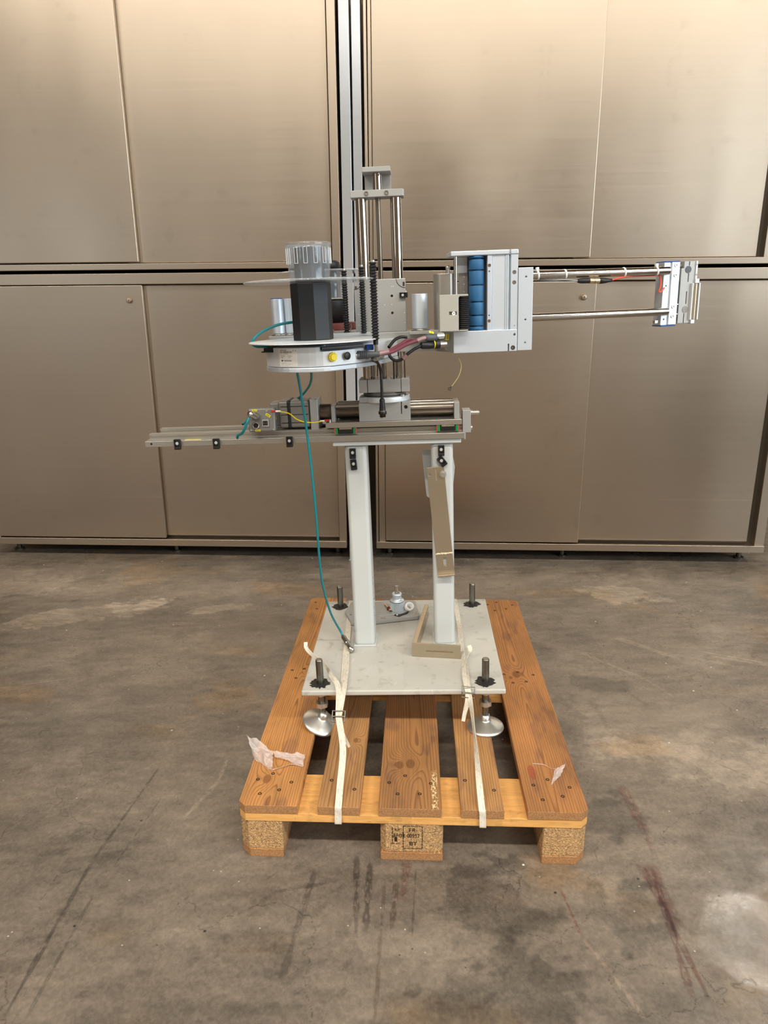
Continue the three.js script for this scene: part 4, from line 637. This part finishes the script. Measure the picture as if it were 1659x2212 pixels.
{
  const eb = P('end_bar', [cut(bx(0.3695, 0.3905, 0.888, 1.0425, -0.040, -0.004, 0.001), [0.9855, 0.9030].map((y) => cy(0.0022, 0.3780, y, -0.016, 0.03, 'z', 12))), bx(0.3885, 0.4115, 0.8885, 1.0425, -0.042, 0.0, 0.0015)], M.alu, arm, 'aluminium end bar with four socket screws');
  for (const y of [1.0345, 1.0105, 0.9335, 0.9100]) socket(0.0044, 0.4000, y, -0.0004, eb);
  P('blue_cap', [bx(0.3705, 0.4110, 1.0425, 1.0450, -0.045, -0.001, 0.0008)], M.blueDeep, eb); P('blue_cap', [bx(0.3705, 0.4110, 0.8850, 0.8880, -0.045, -0.001, 0.0008)], M.blueDeep, eb);
  P('side_pin', bx(0.357, 0.371, 0.893, 0.901, -0.02, -0.010, 0.0008), M.steel, eb);
  const cl = P('sensor_plate', cut(slabXY([[0.4205, 0.8905], [0.4600, 0.8905], [0.4600, 1.0435], [0.4280, 1.0435], [0.4280, 1.0270], [0.4205, 1.0270]], -0.035, -0.008, [], 0.001), [[0.4425, 1.0330, 1.0430], [0.4420, 0.9930, 1.0140], [0.4405, 0.9390, 0.9700], [0.4375, 0.8910, 0.9150]].map(([x, a, b]) => bx(x - 0.0014, x + 0.0014, a, b, -0.03, 0.0, 0))), M.anod, arm, 'grey plate with two discs and slots');
  P('disc', cy(0.0088, 0.4400, 1.0235, -0.009, 0.0018, 'z', 32), M.greyPlug, cl); P('disc', cy(0.0085, 0.4395, 0.9250, -0.009, 0.0018, 'z', 32), M.anodDark, cl);
  P('dark_strip', bx(0.4120, 0.4190, 0.9000, 0.9960, -0.03, -0.010, 0.0005), M.black, arm); for (const y of [0.938, 0.914]) P('spacer', cy(0.0048, 0.4120, y, -0.014, 0.010, 'x', 14), M.chrome, arm); P('spacer', cy(0.0052, 0.4120, 1.033, -0.02, 0.016, 'x', 14), M.anodDark, arm); P('spacer', cy(0.0048, 0.4105, 0.8935, -0.016, 0.010, 'x', 14), M.anodDark, arm);
  const fr = P('end_roller', [cy(0.0066, 0.4630, 0.9000, -0.008, 0.0885, 'y', 24)], M.stainless, arm, 'small steel end roller in a white frame');
  P('roller_frame', [bx(0.4515, 0.4548, 0.8985, 0.9900, -0.018, -0.001, 0.0008), bx(0.4712, 0.4745, 0.8985, 0.9900, -0.018, -0.001, 0.0008), bx(0.4600, 0.4715, 0.9895, 1.0000, -0.016, -0.003, 0.001), bx(0.4560, 0.4665, 0.8890, 0.8990, -0.016, -0.003, 0.001), bx(0.4600, 0.4650, 1.000, 1.0435, -0.016, -0.005, 0.001)], M.aluMatt, fr); for (const y of [1.0350, 1.0105]) P('screw', bx(0.4606, 0.4646, y - 0.002, y + 0.002, -0.0052, -0.0044, 0), M.darkSteel, fr);
}
// cables round the head and the winder
const plugA = P('cable_plug', [lathe([[0, 0], [0.0075, 0], [0.0075, 0.006], [0.0062, 0.007], [0.0062, 0.016], [0, 0.016]], 0, 0, 0, 20).rotateZ(-Math.PI / 2).translate(-0.089, 0.8585, 0.291)], M.zinc, mach, 'metal cable socket on the winder'); const pr = []; for (let i = 0; i < 6; i++) pr.push(cy(0.0098, -0.077 + i * 0.0042, 0.8590, 0.288, 0.0028, 'x', 18)); P('ribbed_grip', [cy(0.0086, -0.078, 0.859, 0.288, 0.028, 'x', 18), ...pr, cy(0.0078, -0.051, 0.8595, 0.288, 0.024, 'x', 18, 0.0058)], M.greyPlug, plugA);
P('purple_cable', [tube([[-0.032, 0.861, 0.286], [-0.008, 0.8645, 0.268], [0.018, 0.8745, 0.225], [0.034, 0.8825, 0.205], [0.05, 0.8815, 0.17]], 0.0046, 36, 12), tube([[-0.032, 0.8585, 0.284], [0.0, 0.862, 0.262], [0.035, 0.8755, 0.22], [0.06, 0.8825, 0.2]], 0.0046, 30, 12)], M.purple, mach, 'purple cables between winder and head'); P('clear_sleeve', [tube([[-0.033, 0.8598, 0.286], [-0.020, 0.8620, 0.278], [-0.009, 0.8636, 0.269]], 0.0060, 8, 14), tube([[0.058, 0.8815, 0.202], [0.068, 0.8850, 0.196], [0.079, 0.8872, 0.190]], 0.0050, 8, 14)], M.purpleClear);
P('head_plug', [lathe([[0, 0], [0.0066, 0], [0.0085, 0.010], [0.0085, 0.024], [0.0075, 0.032], [0, 0.032]], 0, 0, 0, 20).rotateZ(-Math.PI / 2).rotateY(0.5).translate(0.078, 0.887, 0.190)], M.greyPlug, mach, 'grey moulded plug'); P('head_plug', [cy(0.0075, 0, 0, 0, 0.020, 'x', 18).rotateY(0.5).translate(0.104, 0.8895, 0.176)], M.zinc);
P('head_plug', [lathe([[0, 0], [0.0062, 0], [0.0086, 0.004], [0.0092, 0.018], [0.0092, 0.034], [0, 0.034]], 0, 0, 0, 22).rotateZ(-Math.PI / 2).rotateY(0.4).translate(0.066, 0.8695, 0.19), cy(0.0112, 0, 0, 0, 0.012, 'x', 22).rotateY(0.4).translate(0.1, 0.8705, 0.176)], M.black, mach, 'black round plug with yellow ring'); P('plug_ring', cy(0.0100, 0, 0, 0, 0.0024, 'x', 22).rotateY(0.4).translate(0.0972, 0.8704, 0.1772), M.yellow); P('head_plug', cy(0.0085, 0, 0, 0, 0.018, 'x', 20).rotateY(0.5).translate(0.111, 0.8700, 0.172), M.steel);
tagPlate('M', 0.012, 0.006, 0.093, 0.899, 0.186, mach, [-0.7, 0.4, 0]); tagPlate('-A1T', 0.0145, 0.0085, 0.1335, 0.8835, 0.120, mach, [0, -0.5, Math.PI / 2 - 0.1]);
P('black_cable', [tube([[-0.05, 0.8575, 0.284], [-0.0440, 0.848, 0.255], [-0.036, 0.833, 0.215], [-0.031, 0.815, 0.2], [-0.030, 0.79, 0.2], [-0.030, 0.745, 0.2]], 0.0036, 50, 10), tube([[0.068, 0.869, 0.19], [0.05, 0.861, 0.195], [0.034, 0.8505, 0.2], [0.018, 0.838, 0.2], [0.004, 0.8375, 0.2], [-0.007, 0.847, 0.2], [-0.01, 0.862, 0.19]], 0.0038, 50, 10), tube([[-0.01, 0.868, 0.19], [0.005, 0.884, 0.17], [0.02, 0.8895, 0.155], [0.034, 0.888, 0.15]], 0.0038, 24, 10)], M.black, mach, 'black cables'); P('tie_wrap', tube([[0.024, 0.8405, 0.2], [0.033, 0.8495, 0.2]], 0.0050, 4, 12), M.purpleClear);
P('hanging_plug', [lathe([[0, 0.702], [0.0075, 0.702], [0.0075, 0.709], [0.0100, 0.7095], [0.0100, 0.716], [0.0075, 0.7165], [0.0078, 0.722], [0.0066, 0.732], [0.0066, 0.744], [0.005, 0.747], [0, 0.747]], -0.030, 0, 0.2, 24)], M.black, mach, 'black plug hanging in front of the pivot'); P('plug_ring', [cy(0.0086, -0.030, 0.7165, 0.2, 0.0012, 'y', 20), cy(0.005, -0.030, 0.6995, 0.2, 0.003, 'y', 14)], M.brass);
P('loose_earth_wire', tube([[0.128, 0.855, 0.11], [0.1445, 0.8455, 0.1], [0.1600, 0.832, 0.1], [0.1685, 0.812, 0.1], [0.1620, 0.785, 0.1], [0.1440, 0.760, 0.1]], 0.0010, 40, 8), M.paleWire, mach, 'thin loose yellow earth wire with ring end'); P('ring_terminal', [new THREE.TorusGeometry(0.0032, 0.0008, 6, 16).translate(0.1385, 0.7535, 0.1), tube([[0.144, 0.760, 0.1], [0.141, 0.7565, 0.1]], 0.0009, 4, 6)], M.black);
// teal cables
P('teal_cable', tube([[-0.2266, 0.832, 0.25], [-0.2225, 0.80, 0.25], [-0.2200, 0.772, 0.248], [-0.2150, 0.678, 0.232], [-0.2110, 0.56, 0.22], [-0.2100, 0.476, 0.21], [-0.212, 0.37, 0.19], [-0.2135, 0.27, 0.165], [-0.210, 0.20, 0.135], [-0.2035, 0.13, 0.095], [-0.196, 0.075, 0.05], [-0.187, 0.045, 0.035], [-0.182, 0.0355, 0.04]], 0.0031, 140, 10), M.teal, mach, 'long teal cable hanging from the winder to the base plate');
{ const pl = P('teal_cable_plug', lathe([[0, 0], [0.0045, 0], [0.006, 0.006], [0.0075, 0.007], [0.0075, 0.026], [0.009, 0.027], [0.009, 0.034], [0.0072, 0.035], [0.0072, 0.050], [0.0088, 0.051], [0.0088, 0.058], [0.0068, 0.059], [0.0068, 0.066], [0, 0.066]], 0, 0, 0, 24), M.steel, mach, 'metal plug at the end of the teal cable'); pl.position.set(-0.182, 0.0345, 0.040); pl.quaternion.setFromUnitVectors(V(0, 1, 0), V(0.035, -0.0255, 0.055).normalize()); }
P('teal_cable', tube([[-0.196, 0.832, 0.24], [-0.198, 0.815, 0.21], [-0.209, 0.79, 0.15], [-0.229, 0.765, 0.08], [-0.258, 0.738, 0.02], [-0.29, 0.72, -0.05], [-0.35, 0.70, -0.07], [-0.41, 0.68, -0.03], [-0.425, 0.665, 0.02]], 0.0031, 70, 10), M.teal);
P('teal_cable', tube([[-0.2213, 0.935, 0.19], [-0.245, 0.934, 0.2], [-0.2740, 0.929, 0.21], [-0.305, 0.917, 0.22], [-0.326, 0.901, 0.23], [-0.3285, 0.891, 0.24], [-0.318, 0.884, 0.245], [-0.30, 0.883, 0.24], [-0.27, 0.887, 0.2]], 0.0033, 60, 10), M.teal);
P('teal_cable', tube([[-0.385, 0.699, 0.094], [-0.392, 0.683, 0.102], [-0.4015, 0.664, 0.1], [-0.413, 0.652, 0.09], [-0.4256, 0.6455, 0.08], [-0.43, 0.637, 0.07]], 0.0036, 36, 10), M.teal);

// ------------------------------------------------------------------ loose things on the base plate (they lie in the tilted plane of the machine)
mach.updateMatrixWorld(true);
const onPlate = (t) => { t.position.copy(mach.position); t.rotation.copy(mach.rotation); return t; };
{
  const t = onPlate(thing('angle_bracket', 'stainless angle bracket with a slot lying on the base plate around the right post', 'bracket'));
  const s = obj('front_leg', [slabXY([[0, 0], [0.137, 0], [0.137, 0.04], [0, 0.04]], -0.009, 0, [[[0.040, 0.0175], [0.116, 0.0175], [0.116, 0.0225], [0.040, 0.0225]]], 0.0008)], M.stainless, t); s.position.set(0.0238, 0.0006, 0.1095); s.rotation.y = -0.14;
  obj('slot_back', bx(0.039, 0.117, 0.0165, 0.0235, -0.0088, -0.0045, 0), M.stainless, s);
  const r = obj('side_leg', bx(0, 0.0125, 0, 0.04, -0.273, -0.006, 0.0008), M.stainless, t); r.position.set(0.0240, 0.0006, 0.1075); r.rotation.y = -0.14;
  for (const z of [-0.25, -0.21]) obj('hole', cy(0.0026, 0.0120, 0.026, z, 0.0008, 'x', 12), M.nylon, r);
}
{
  const t = onPlate(thing('mounting_board', 'grey routed mounting board with engraved channels lying behind the left post', 'board'));
  const out = [[-0.197, -0.176], [-0.190, -0.205], [-0.184, -0.249], [0.020, -0.262], [0.033, -0.250], [0.044, -0.137], [0.040, -0.132], [-0.095, -0.100], [-0.150, -0.088], [-0.168, -0.094]];
  const groove = (pts) => tube(pts.map(([x, z]) => [x, 0.0138, z]), 0.0014, 40, 6);
  const b = obj('board', cut(slabXZ(out, 0.0026, 0.0135, 0.0012), [groove([[-0.085, -0.24], [-0.06, -0.225], [-0.03, -0.225], [-0.02, -0.205], [-0.045, -0.18], [-0.03, -0.155], [-0.085, -0.14]]), groove([[-0.085, -0.118], [-0.04, -0.128], [0.03, -0.145], [0.033, -0.165], [0.005, -0.17], [-0.004, -0.19], [0.004, -0.205]]), groove([[-0.08, -0.245], [-0.05, -0.24], [-0.01, -0.243], [0.01, -0.23], [0.024, -0.2]]), cy(0.004, -0.175, 0.0, -0.15, 0.03, 'y', 14)]), M.anod, t);
  const tx = canvasTex(256, 96, (g) => { g.clearRect(0, 0, 256, 96); g.fillStyle = '#15120f'; g.font = 'bold 60px monospace'; g.fillText('47Z', 40, 70); }); const ins = obj('engraved_text', new THREE.PlaneGeometry(0.034, 0.0128).rotateX(-Math.PI / 2).rotateY(0.12).translate(-0.066, 0.0139, -0.121), std(0xffffff, 0.8, 0, { map: tx, transparent: true }), b); ins.castShadow = false;
}
{
  const t = onPlate(thing('knurled_wheel', 'silver toothed wheel with a steel spindle standing on the mounting board', 'wheel'));
  const p = []; const N = 40; for (let i = 0; i < N * 2; i++) { const a = i / N * Math.PI, r = i % 2 ? 0.0225 : 0.0242; p.push([-0.0265 + r * Math.cos(a), -0.186 + r * Math.sin(a)]); }
  const w = obj('toothed_rim', slabXZ(p, 0.0135, 0.0445, 0.001), M.alu, t); obj('collar', lathe([[0, 0.0445], [0.024, 0.0445], [0.022, 0.048], [0.0165, 0.051], [0.0145, 0.054], [0.0145, 0.062], [0.0162, 0.065], [0.0162, 0.069], [0.0135, 0.072], [0.009, 0.072], [0.009, 0.068], [0, 0.068]], -0.0265, 0, -0.186, 40), M.alu, t); obj('spindle', cy(0.0056, -0.0265, 0.068, -0.186, 0.028, 'y', 22), M.chrome, t); obj('base_ring', lathe([[0, 0.0118], [0.021, 0.0118], [0.021, 0.0135], [0, 0.0135]], -0.0265, 0, -0.186, 30), M.black, t);
}
{
  const t = onPlate(thing('nylon_ring', 'small white nylon ring lying beside the toothed wheel', 'ring')); const r = obj('ring', lathe([[0.0085, -0.008], [0.0135, -0.009], [0.0150, 0], [0.0135, 0.009], [0.0100, 0.009], [0.0085, -0.008]], 0, 0, 0, 36), M.nylon, t); r.position.set(0.012, 0.0258, -0.176); r.rotation.set(0.75, 0.2, -0.35);
}
{
  const t = onPlate(thing('clamp_lever', 'black bent clamp lever lying in front of the toothed wheel', 'lever')); obj('lever', [slabXZ([[-0.036, -0.138], [-0.02, -0.130], [0.006, -0.150], [0.012, -0.166], [0.004, -0.162], [-0.018, -0.146], [-0.030, -0.150]], 0.0118, 0.0155, 0.0008)], M.black, t); obj('screw', cy(0.003, -0.026, 0.0155, -0.138, 0.002, 'y', 12), M.nylon, t);
  const u = onPlate(thing('threaded_fitting', 'short brass threaded fitting lying left of the toothed wheel', 'fitting')); obj('fitting', tube([[-0.066, 0.0165, -0.215], [-0.055, 0.0165, -0.185], [-0.047, 0.0165, -0.165]], 0.0045, 12, 12), M.brass, u); obj('nut', hexNut(0.007, 0, 0, 0, 0.008, 'z').translate(-0.054, 0.018, -0.186), M.brownRed, u);
}

// ------------------------------------------------------------------ straps
const strapTex = dataTex(256, 64, (u, v, c) => { const k = 1 + 0.07 * (vnoise(u * 4, v * 90, 171) - 0.5) + 0.10 * (fbm(u * 20, v * 6, 3, 173) - 0.5) - 0.10 * sstep(0.6, 0.72, fbm(u * 40, v * 9, 3, 177)); c[0] = 226 * k; c[1] = 219 * k; c[2] = 203 * k; });
strapTex.repeat.set(1 / 0.3, 1 / 0.03);
M.strap = std(0xffffff, 0.55, 0, { map: strapTex });
const mw = (x, y, z) => { const v = mach.localToWorld(V(x, y, z)); return [v.x, v.y, v.z]; };
function buckle(t, at, dir, nrm) {
  const c = V(...at), d = V(...dir).normalize(), n = V(...nrm).normalize(), s = V().crossVectors(d, n).normalize(), q = (a, b, h = 0) => { const p = c.clone().addScaledVector(s, a).addScaledVector(d, b).addScaledVector(n, h); return [p.x, p.y, p.z]; };
  const ln = (a, b) => new THREE.TubeGeometry(new THREE.LineCurve3(V(...a), V(...b)), 1, 0.0014, 8);
  return obj('wire_buckle', [ln(q(-0.0160, -0.0135), q(0.0160, -0.0135)), ln(q(-0.0160, 0.0135, 0.004), q(0.0160, 0.0135, 0.004)), ln(q(-0.0160, -0.0135), q(-0.0160, 0.0135, 0.004)), ln(q(0.0160, -0.0135), q(0.0160, 0.0135, 0.004)), ln(q(-0.0160, -0.002, 0.006), q(0.0160, -0.002, 0.006)), ln(q(-0.0160, -0.0135), q(-0.0160, -0.002, 0.006)), ln(q(0.0160, -0.0135), q(0.0160, -0.002, 0.006)), ...[[-1, -1], [1, -1], [-1, 1], [1, 1]].map(([a, b]) => new THREE.SphereGeometry(0.0017, 8, 6).translate(...q(a * 0.0160, b * 0.0135, b > 0 ? 0.004 : 0)))], M.wire, t, 'bent wire strap buckle');
}
{
  const X = [1, 0, 0], t = thing('tie_down_strap', 'white woven strap with a wire buckle running left of the left post', 'strap'), e = mw(-0.1575, 0.0012, 0.2952), r = mw(-0.189, 0.0012, -0.2945);
  const band = [[-0.1685, 0.0988, -0.03], [-0.1690, 0.0988, 0.0005], [-0.1690, 0.1000, 0.0018], [-0.1682, 0.122, 0.0020], [-0.1678, 0.1440, 0.0022], [-0.1676, 0.1458, 0.0005], [-0.1680, 0.165, -0.045]];
  obj('lower_band', ribbon(band, band.map(() => X), 0.0158, 0.0009), M.strap, t);
  const bk = [e[0] - 0.004, 0.2418, -0.2165];
  obj('middle_band', ribbon([[-0.1680, 0.165, -0.045], [-0.1690, 0.205, -0.135], bk], [X, X, X], 0.0158, 0.0009), M.strap, t);
  obj('upper_band', ribbon([bk, [e[0], e[1] - 0.012, e[2] + 0.006], [e[0], e[1] + 0.001, e[2] - 0.002], mw(-0.160, 0.0016, 0.24), mw(-0.171, 0.0016, 0.06), mw(-0.178, 0.0016, -0.085), mw(-0.188, 0.0016, -0.29)], [X, X, X, [1, 0, 0.05], X, [1, 0.1, 0], X], 0.0150, 0.0009), M.strap, t);
  obj('second_band', ribbon([[bk[0] + 0.001, bk[1] + 0.001, bk[2]], mw(-0.1545, 0.0045, 0.30), mw(-0.157, 0.0065, 0.2), mw(-0.168, 0.0045, 0.06), mw(-0.176, 0.0032, -0.085)], [[1, 0.25, 0], [1, 0.25, 0], [1, 0.35, 0], [1, 0.2, 0], X], 0.0150, 0.0009), M.strap, t);
  obj('tail', ribbon([bk, mw(-0.171, 0.012, 0.285), mw(-0.190, 0.022, 0.255), mw(-0.215, 0.030, 0.205), mw(-0.252, 0.040, 0.17), mw(-0.270, 0.058, 0.16), mw(-0.272, 0.070, 0.15)], [X, [1, 0.3, 0.3], [0.7, 0.3, 0.7], [0.4, 0.8, 0.4], [0.3, 0.9, 0.1], [0.9, 0.3, 0], [1, -0.2, 0]], [0.0155, 0.010], 0.0008), M.strap, t);
  obj('tail', ribbon([bk, [bk[0] + 0.006, bk[1] - 0.014, bk[2] + 0.026], [bk[0] + 0.018, bk[1] - 0.034, bk[2] + 0.04], [bk[0] + 0.031, bk[1] - 0.054, bk[2] + 0.05]], [X, [1, 0.3, 0], [0.7, 0.8, 0], [0.9, -0.3, 0.3]], [0.0155, 0.007], 0.0008), M.strap, t);
  buckle(t, bk, [0.0, 0.55, -0.83], [0, 0.83, 0.55]);
}
{
  const X = [1, 0, 0], t = thing('tie_down_strap', 'white woven strap with a wire buckle running right of the right post', 'strap'), e = mw(0.170, 0.0012, 0.2965);
  const band = [[0.1625, 0.0988, -0.03], [0.1620, 0.0988, 0.0005], [0.1618, 0.1000, 0.0018], [0.1608, 0.122, 0.0020], [0.1595, 0.1440, 0.0022], [0.1588, 0.1458, 0.0005], [0.1575, 0.160, -0.03]];
  obj('lower_band', ribbon(band, band.map(() => X), 0.0150, 0.0009), M.strap, t);
  const bk = [e[0] - 0.0005, e[1] - 0.002, e[2] + 0.008];
  obj('middle_band', ribbon([[0.1575, 0.160, -0.03], [0.1555, 0.190, -0.10], [0.1530, 0.225, -0.18], [0.1500, 0.255, -0.245], bk], [X, [0.75, 0.6, 0.3], [0.25, 0.8, 0.55], [0.5, 0.75, 0.4], [1, 0.1, 0]], 0.0148, 0.0009), M.strap, t);
  obj('upper_band', ribbon([bk, mw(0.1695, 0.003, 0.29), mw(0.1685, 0.0055, 0.20), mw(0.1665, 0.0075, 0.125), mw(0.1672, 0.0045, 0.0), mw(0.1675, 0.0016, -0.12), mw(0.163, 0.0016, -0.29)], [X, X, [0.8, 0.5, 0], [0.6, 0.75, 0], [0.8, 0.5, 0], X, X], 0.0150, 0.0009), M.strap, t);
  obj('tail', ribbon([bk, mw(0.1665, 0.008, 0.285), mw(0.1640, 0.010, 0.215), mw(0.1700, 0.012, 0.165), mw(0.1800, 0.018, 0.135), mw(0.1870, 0.030, 0.125), mw(0.1840, 0.038, 0.120)], [X, [0.9, 0.3, 0.2], [0.8, 0.5, 0.2], [0.5, 0.7, 0.4], [0.5, 0.8, 0.2], [0.9, 0.2, 0], X], [0.0150, 0.011], 0.0008), M.strap, t);
  obj('tail', ribbon([bk, [bk[0] - 0.002, bk[1] - 0.018, bk[2] + 0.012], [bk[0] - 0.008, bk[1] - 0.045, bk[2] + 0.016], [bk[0] - 0.013, bk[1] - 0.070, bk[2] + 0.024]], [X, [1, 0.2, 0.1], [0.9, 0.4, 0.3], [1, -0.2, 0.2]], [0.0150, 0.009], 0.0008), M.strap, t);
  buckle(t, bk, [0.08, 0.75, -0.66], [0, 0.66, 0.75]);
}

// ------------------------------------------------------------------ torn film scraps on the pallet
M.film = std(0xf6ece8, 0.4, 0, { transmission: 0.62, thickness: 0, side: THREE.DoubleSide });
function sheet(a, b, c, d, amp, s, n = 18) {          // four corners, crumpled between them, edges torn
  const pos = [], idx = [], A = V(...a), B = V(...b), C = V(...c), D = V(...d);
  for (let j = 0; j <= n; j++) for (let i = 0; i <= n; i++) {
    let u = i / n, v = j / n; u += 0.04 * (vnoise(v * 9, s, 181) - 0.5); v += 0.05 * (vnoise(u * 8, s + 5, 183) - 0.5);
    const p = A.clone().lerp(B, u).lerp(D.clone().lerp(C, u), v), k = Math.min(1, 4 * Math.min(0.3 + i / n, 0.3 + j / n));
    const f = Math.abs(fbm(u * 3.2, v * 3.2, 3, s + 7) - 0.5) * 2; p.y += amp * (f - 0.25) * k; p.x += amp * 0.4 * (vnoise(u * 6, v * 6, s + 9) - 0.5); pos.push(p.x, Math.max(p.y, 0.1448), p.z);
  }
  for (let j = 0; j < n; j++) for (let i = 0; i < n; i++) { const q = j * (n + 1) + i; idx.push(q, q + 1, q + n + 1, q + 1, q + n + 2, q + n + 1); }
  const g = new THREE.BufferGeometry(); g.setAttribute('position', new THREE.Float32BufferAttribute(pos, 3)); g.setAttribute('uv', new THREE.Float32BufferAttribute(new Float32Array(pos.length / 3 * 2), 2)); g.setIndex(idx); g.computeVertexNormals(); return g.toNonIndexed();
}
{
  const t = thing('film_scrap', 'torn scrap of clear plastic film stuck on the left outer board', 'plastic film');
  obj('film', sheet([-0.4238, 0.196, -0.2002], [-0.3505, 0.163, -0.1760], [-0.3440, 0.147, -0.1235], [-0.3990, 0.149, -0.1666], 0.014, 11, 24), M.film, t);
  obj('film_strip', sheet([-0.3560, 0.166, -0.1800], [-0.2714, 0.156, -0.1765], [-0.2680, 0.147, -0.1420], [-0.3430, 0.154, -0.1690], 0.012, 31, 20), M.film, t);
  obj('film_rim', ribbon([[-0.3440, 0.1468, -0.1260], [-0.3200, 0.1500, -0.1350], [-0.2995, 0.1485, -0.1480], [-0.2700, 0.1470, -0.1430]], [[0, 0, 1], [0, 0.6, 1], [0, 0.3, 1], [0, 0, 1]], 0.006, 0.0003), M.film, t);
  const u = thing('film_scrap', 'small crescent of clear plastic film stuck on the right outer board', 'plastic film');
  obj('film', sheet([0.3746, 0.166, -0.1483], [0.3490, 0.157, -0.1396], [0.3268, 0.147, -0.0886], [0.3602, 0.149, -0.1259], 0.008, 41), M.film, u);
  obj('film_thread', ribbon([[0.2989, 0.1452, -0.1745], [0.3264, 0.147, -0.1680], [0.3402, 0.150, -0.1502], [0.3500, 0.157, -0.1400]], [[0, 0, 1], [0, 0, 1], [0, 1, 1], [0, 1, 0]], 0.0025, 0.0005), M.film, u);
}

renderer.render(scene, camera);
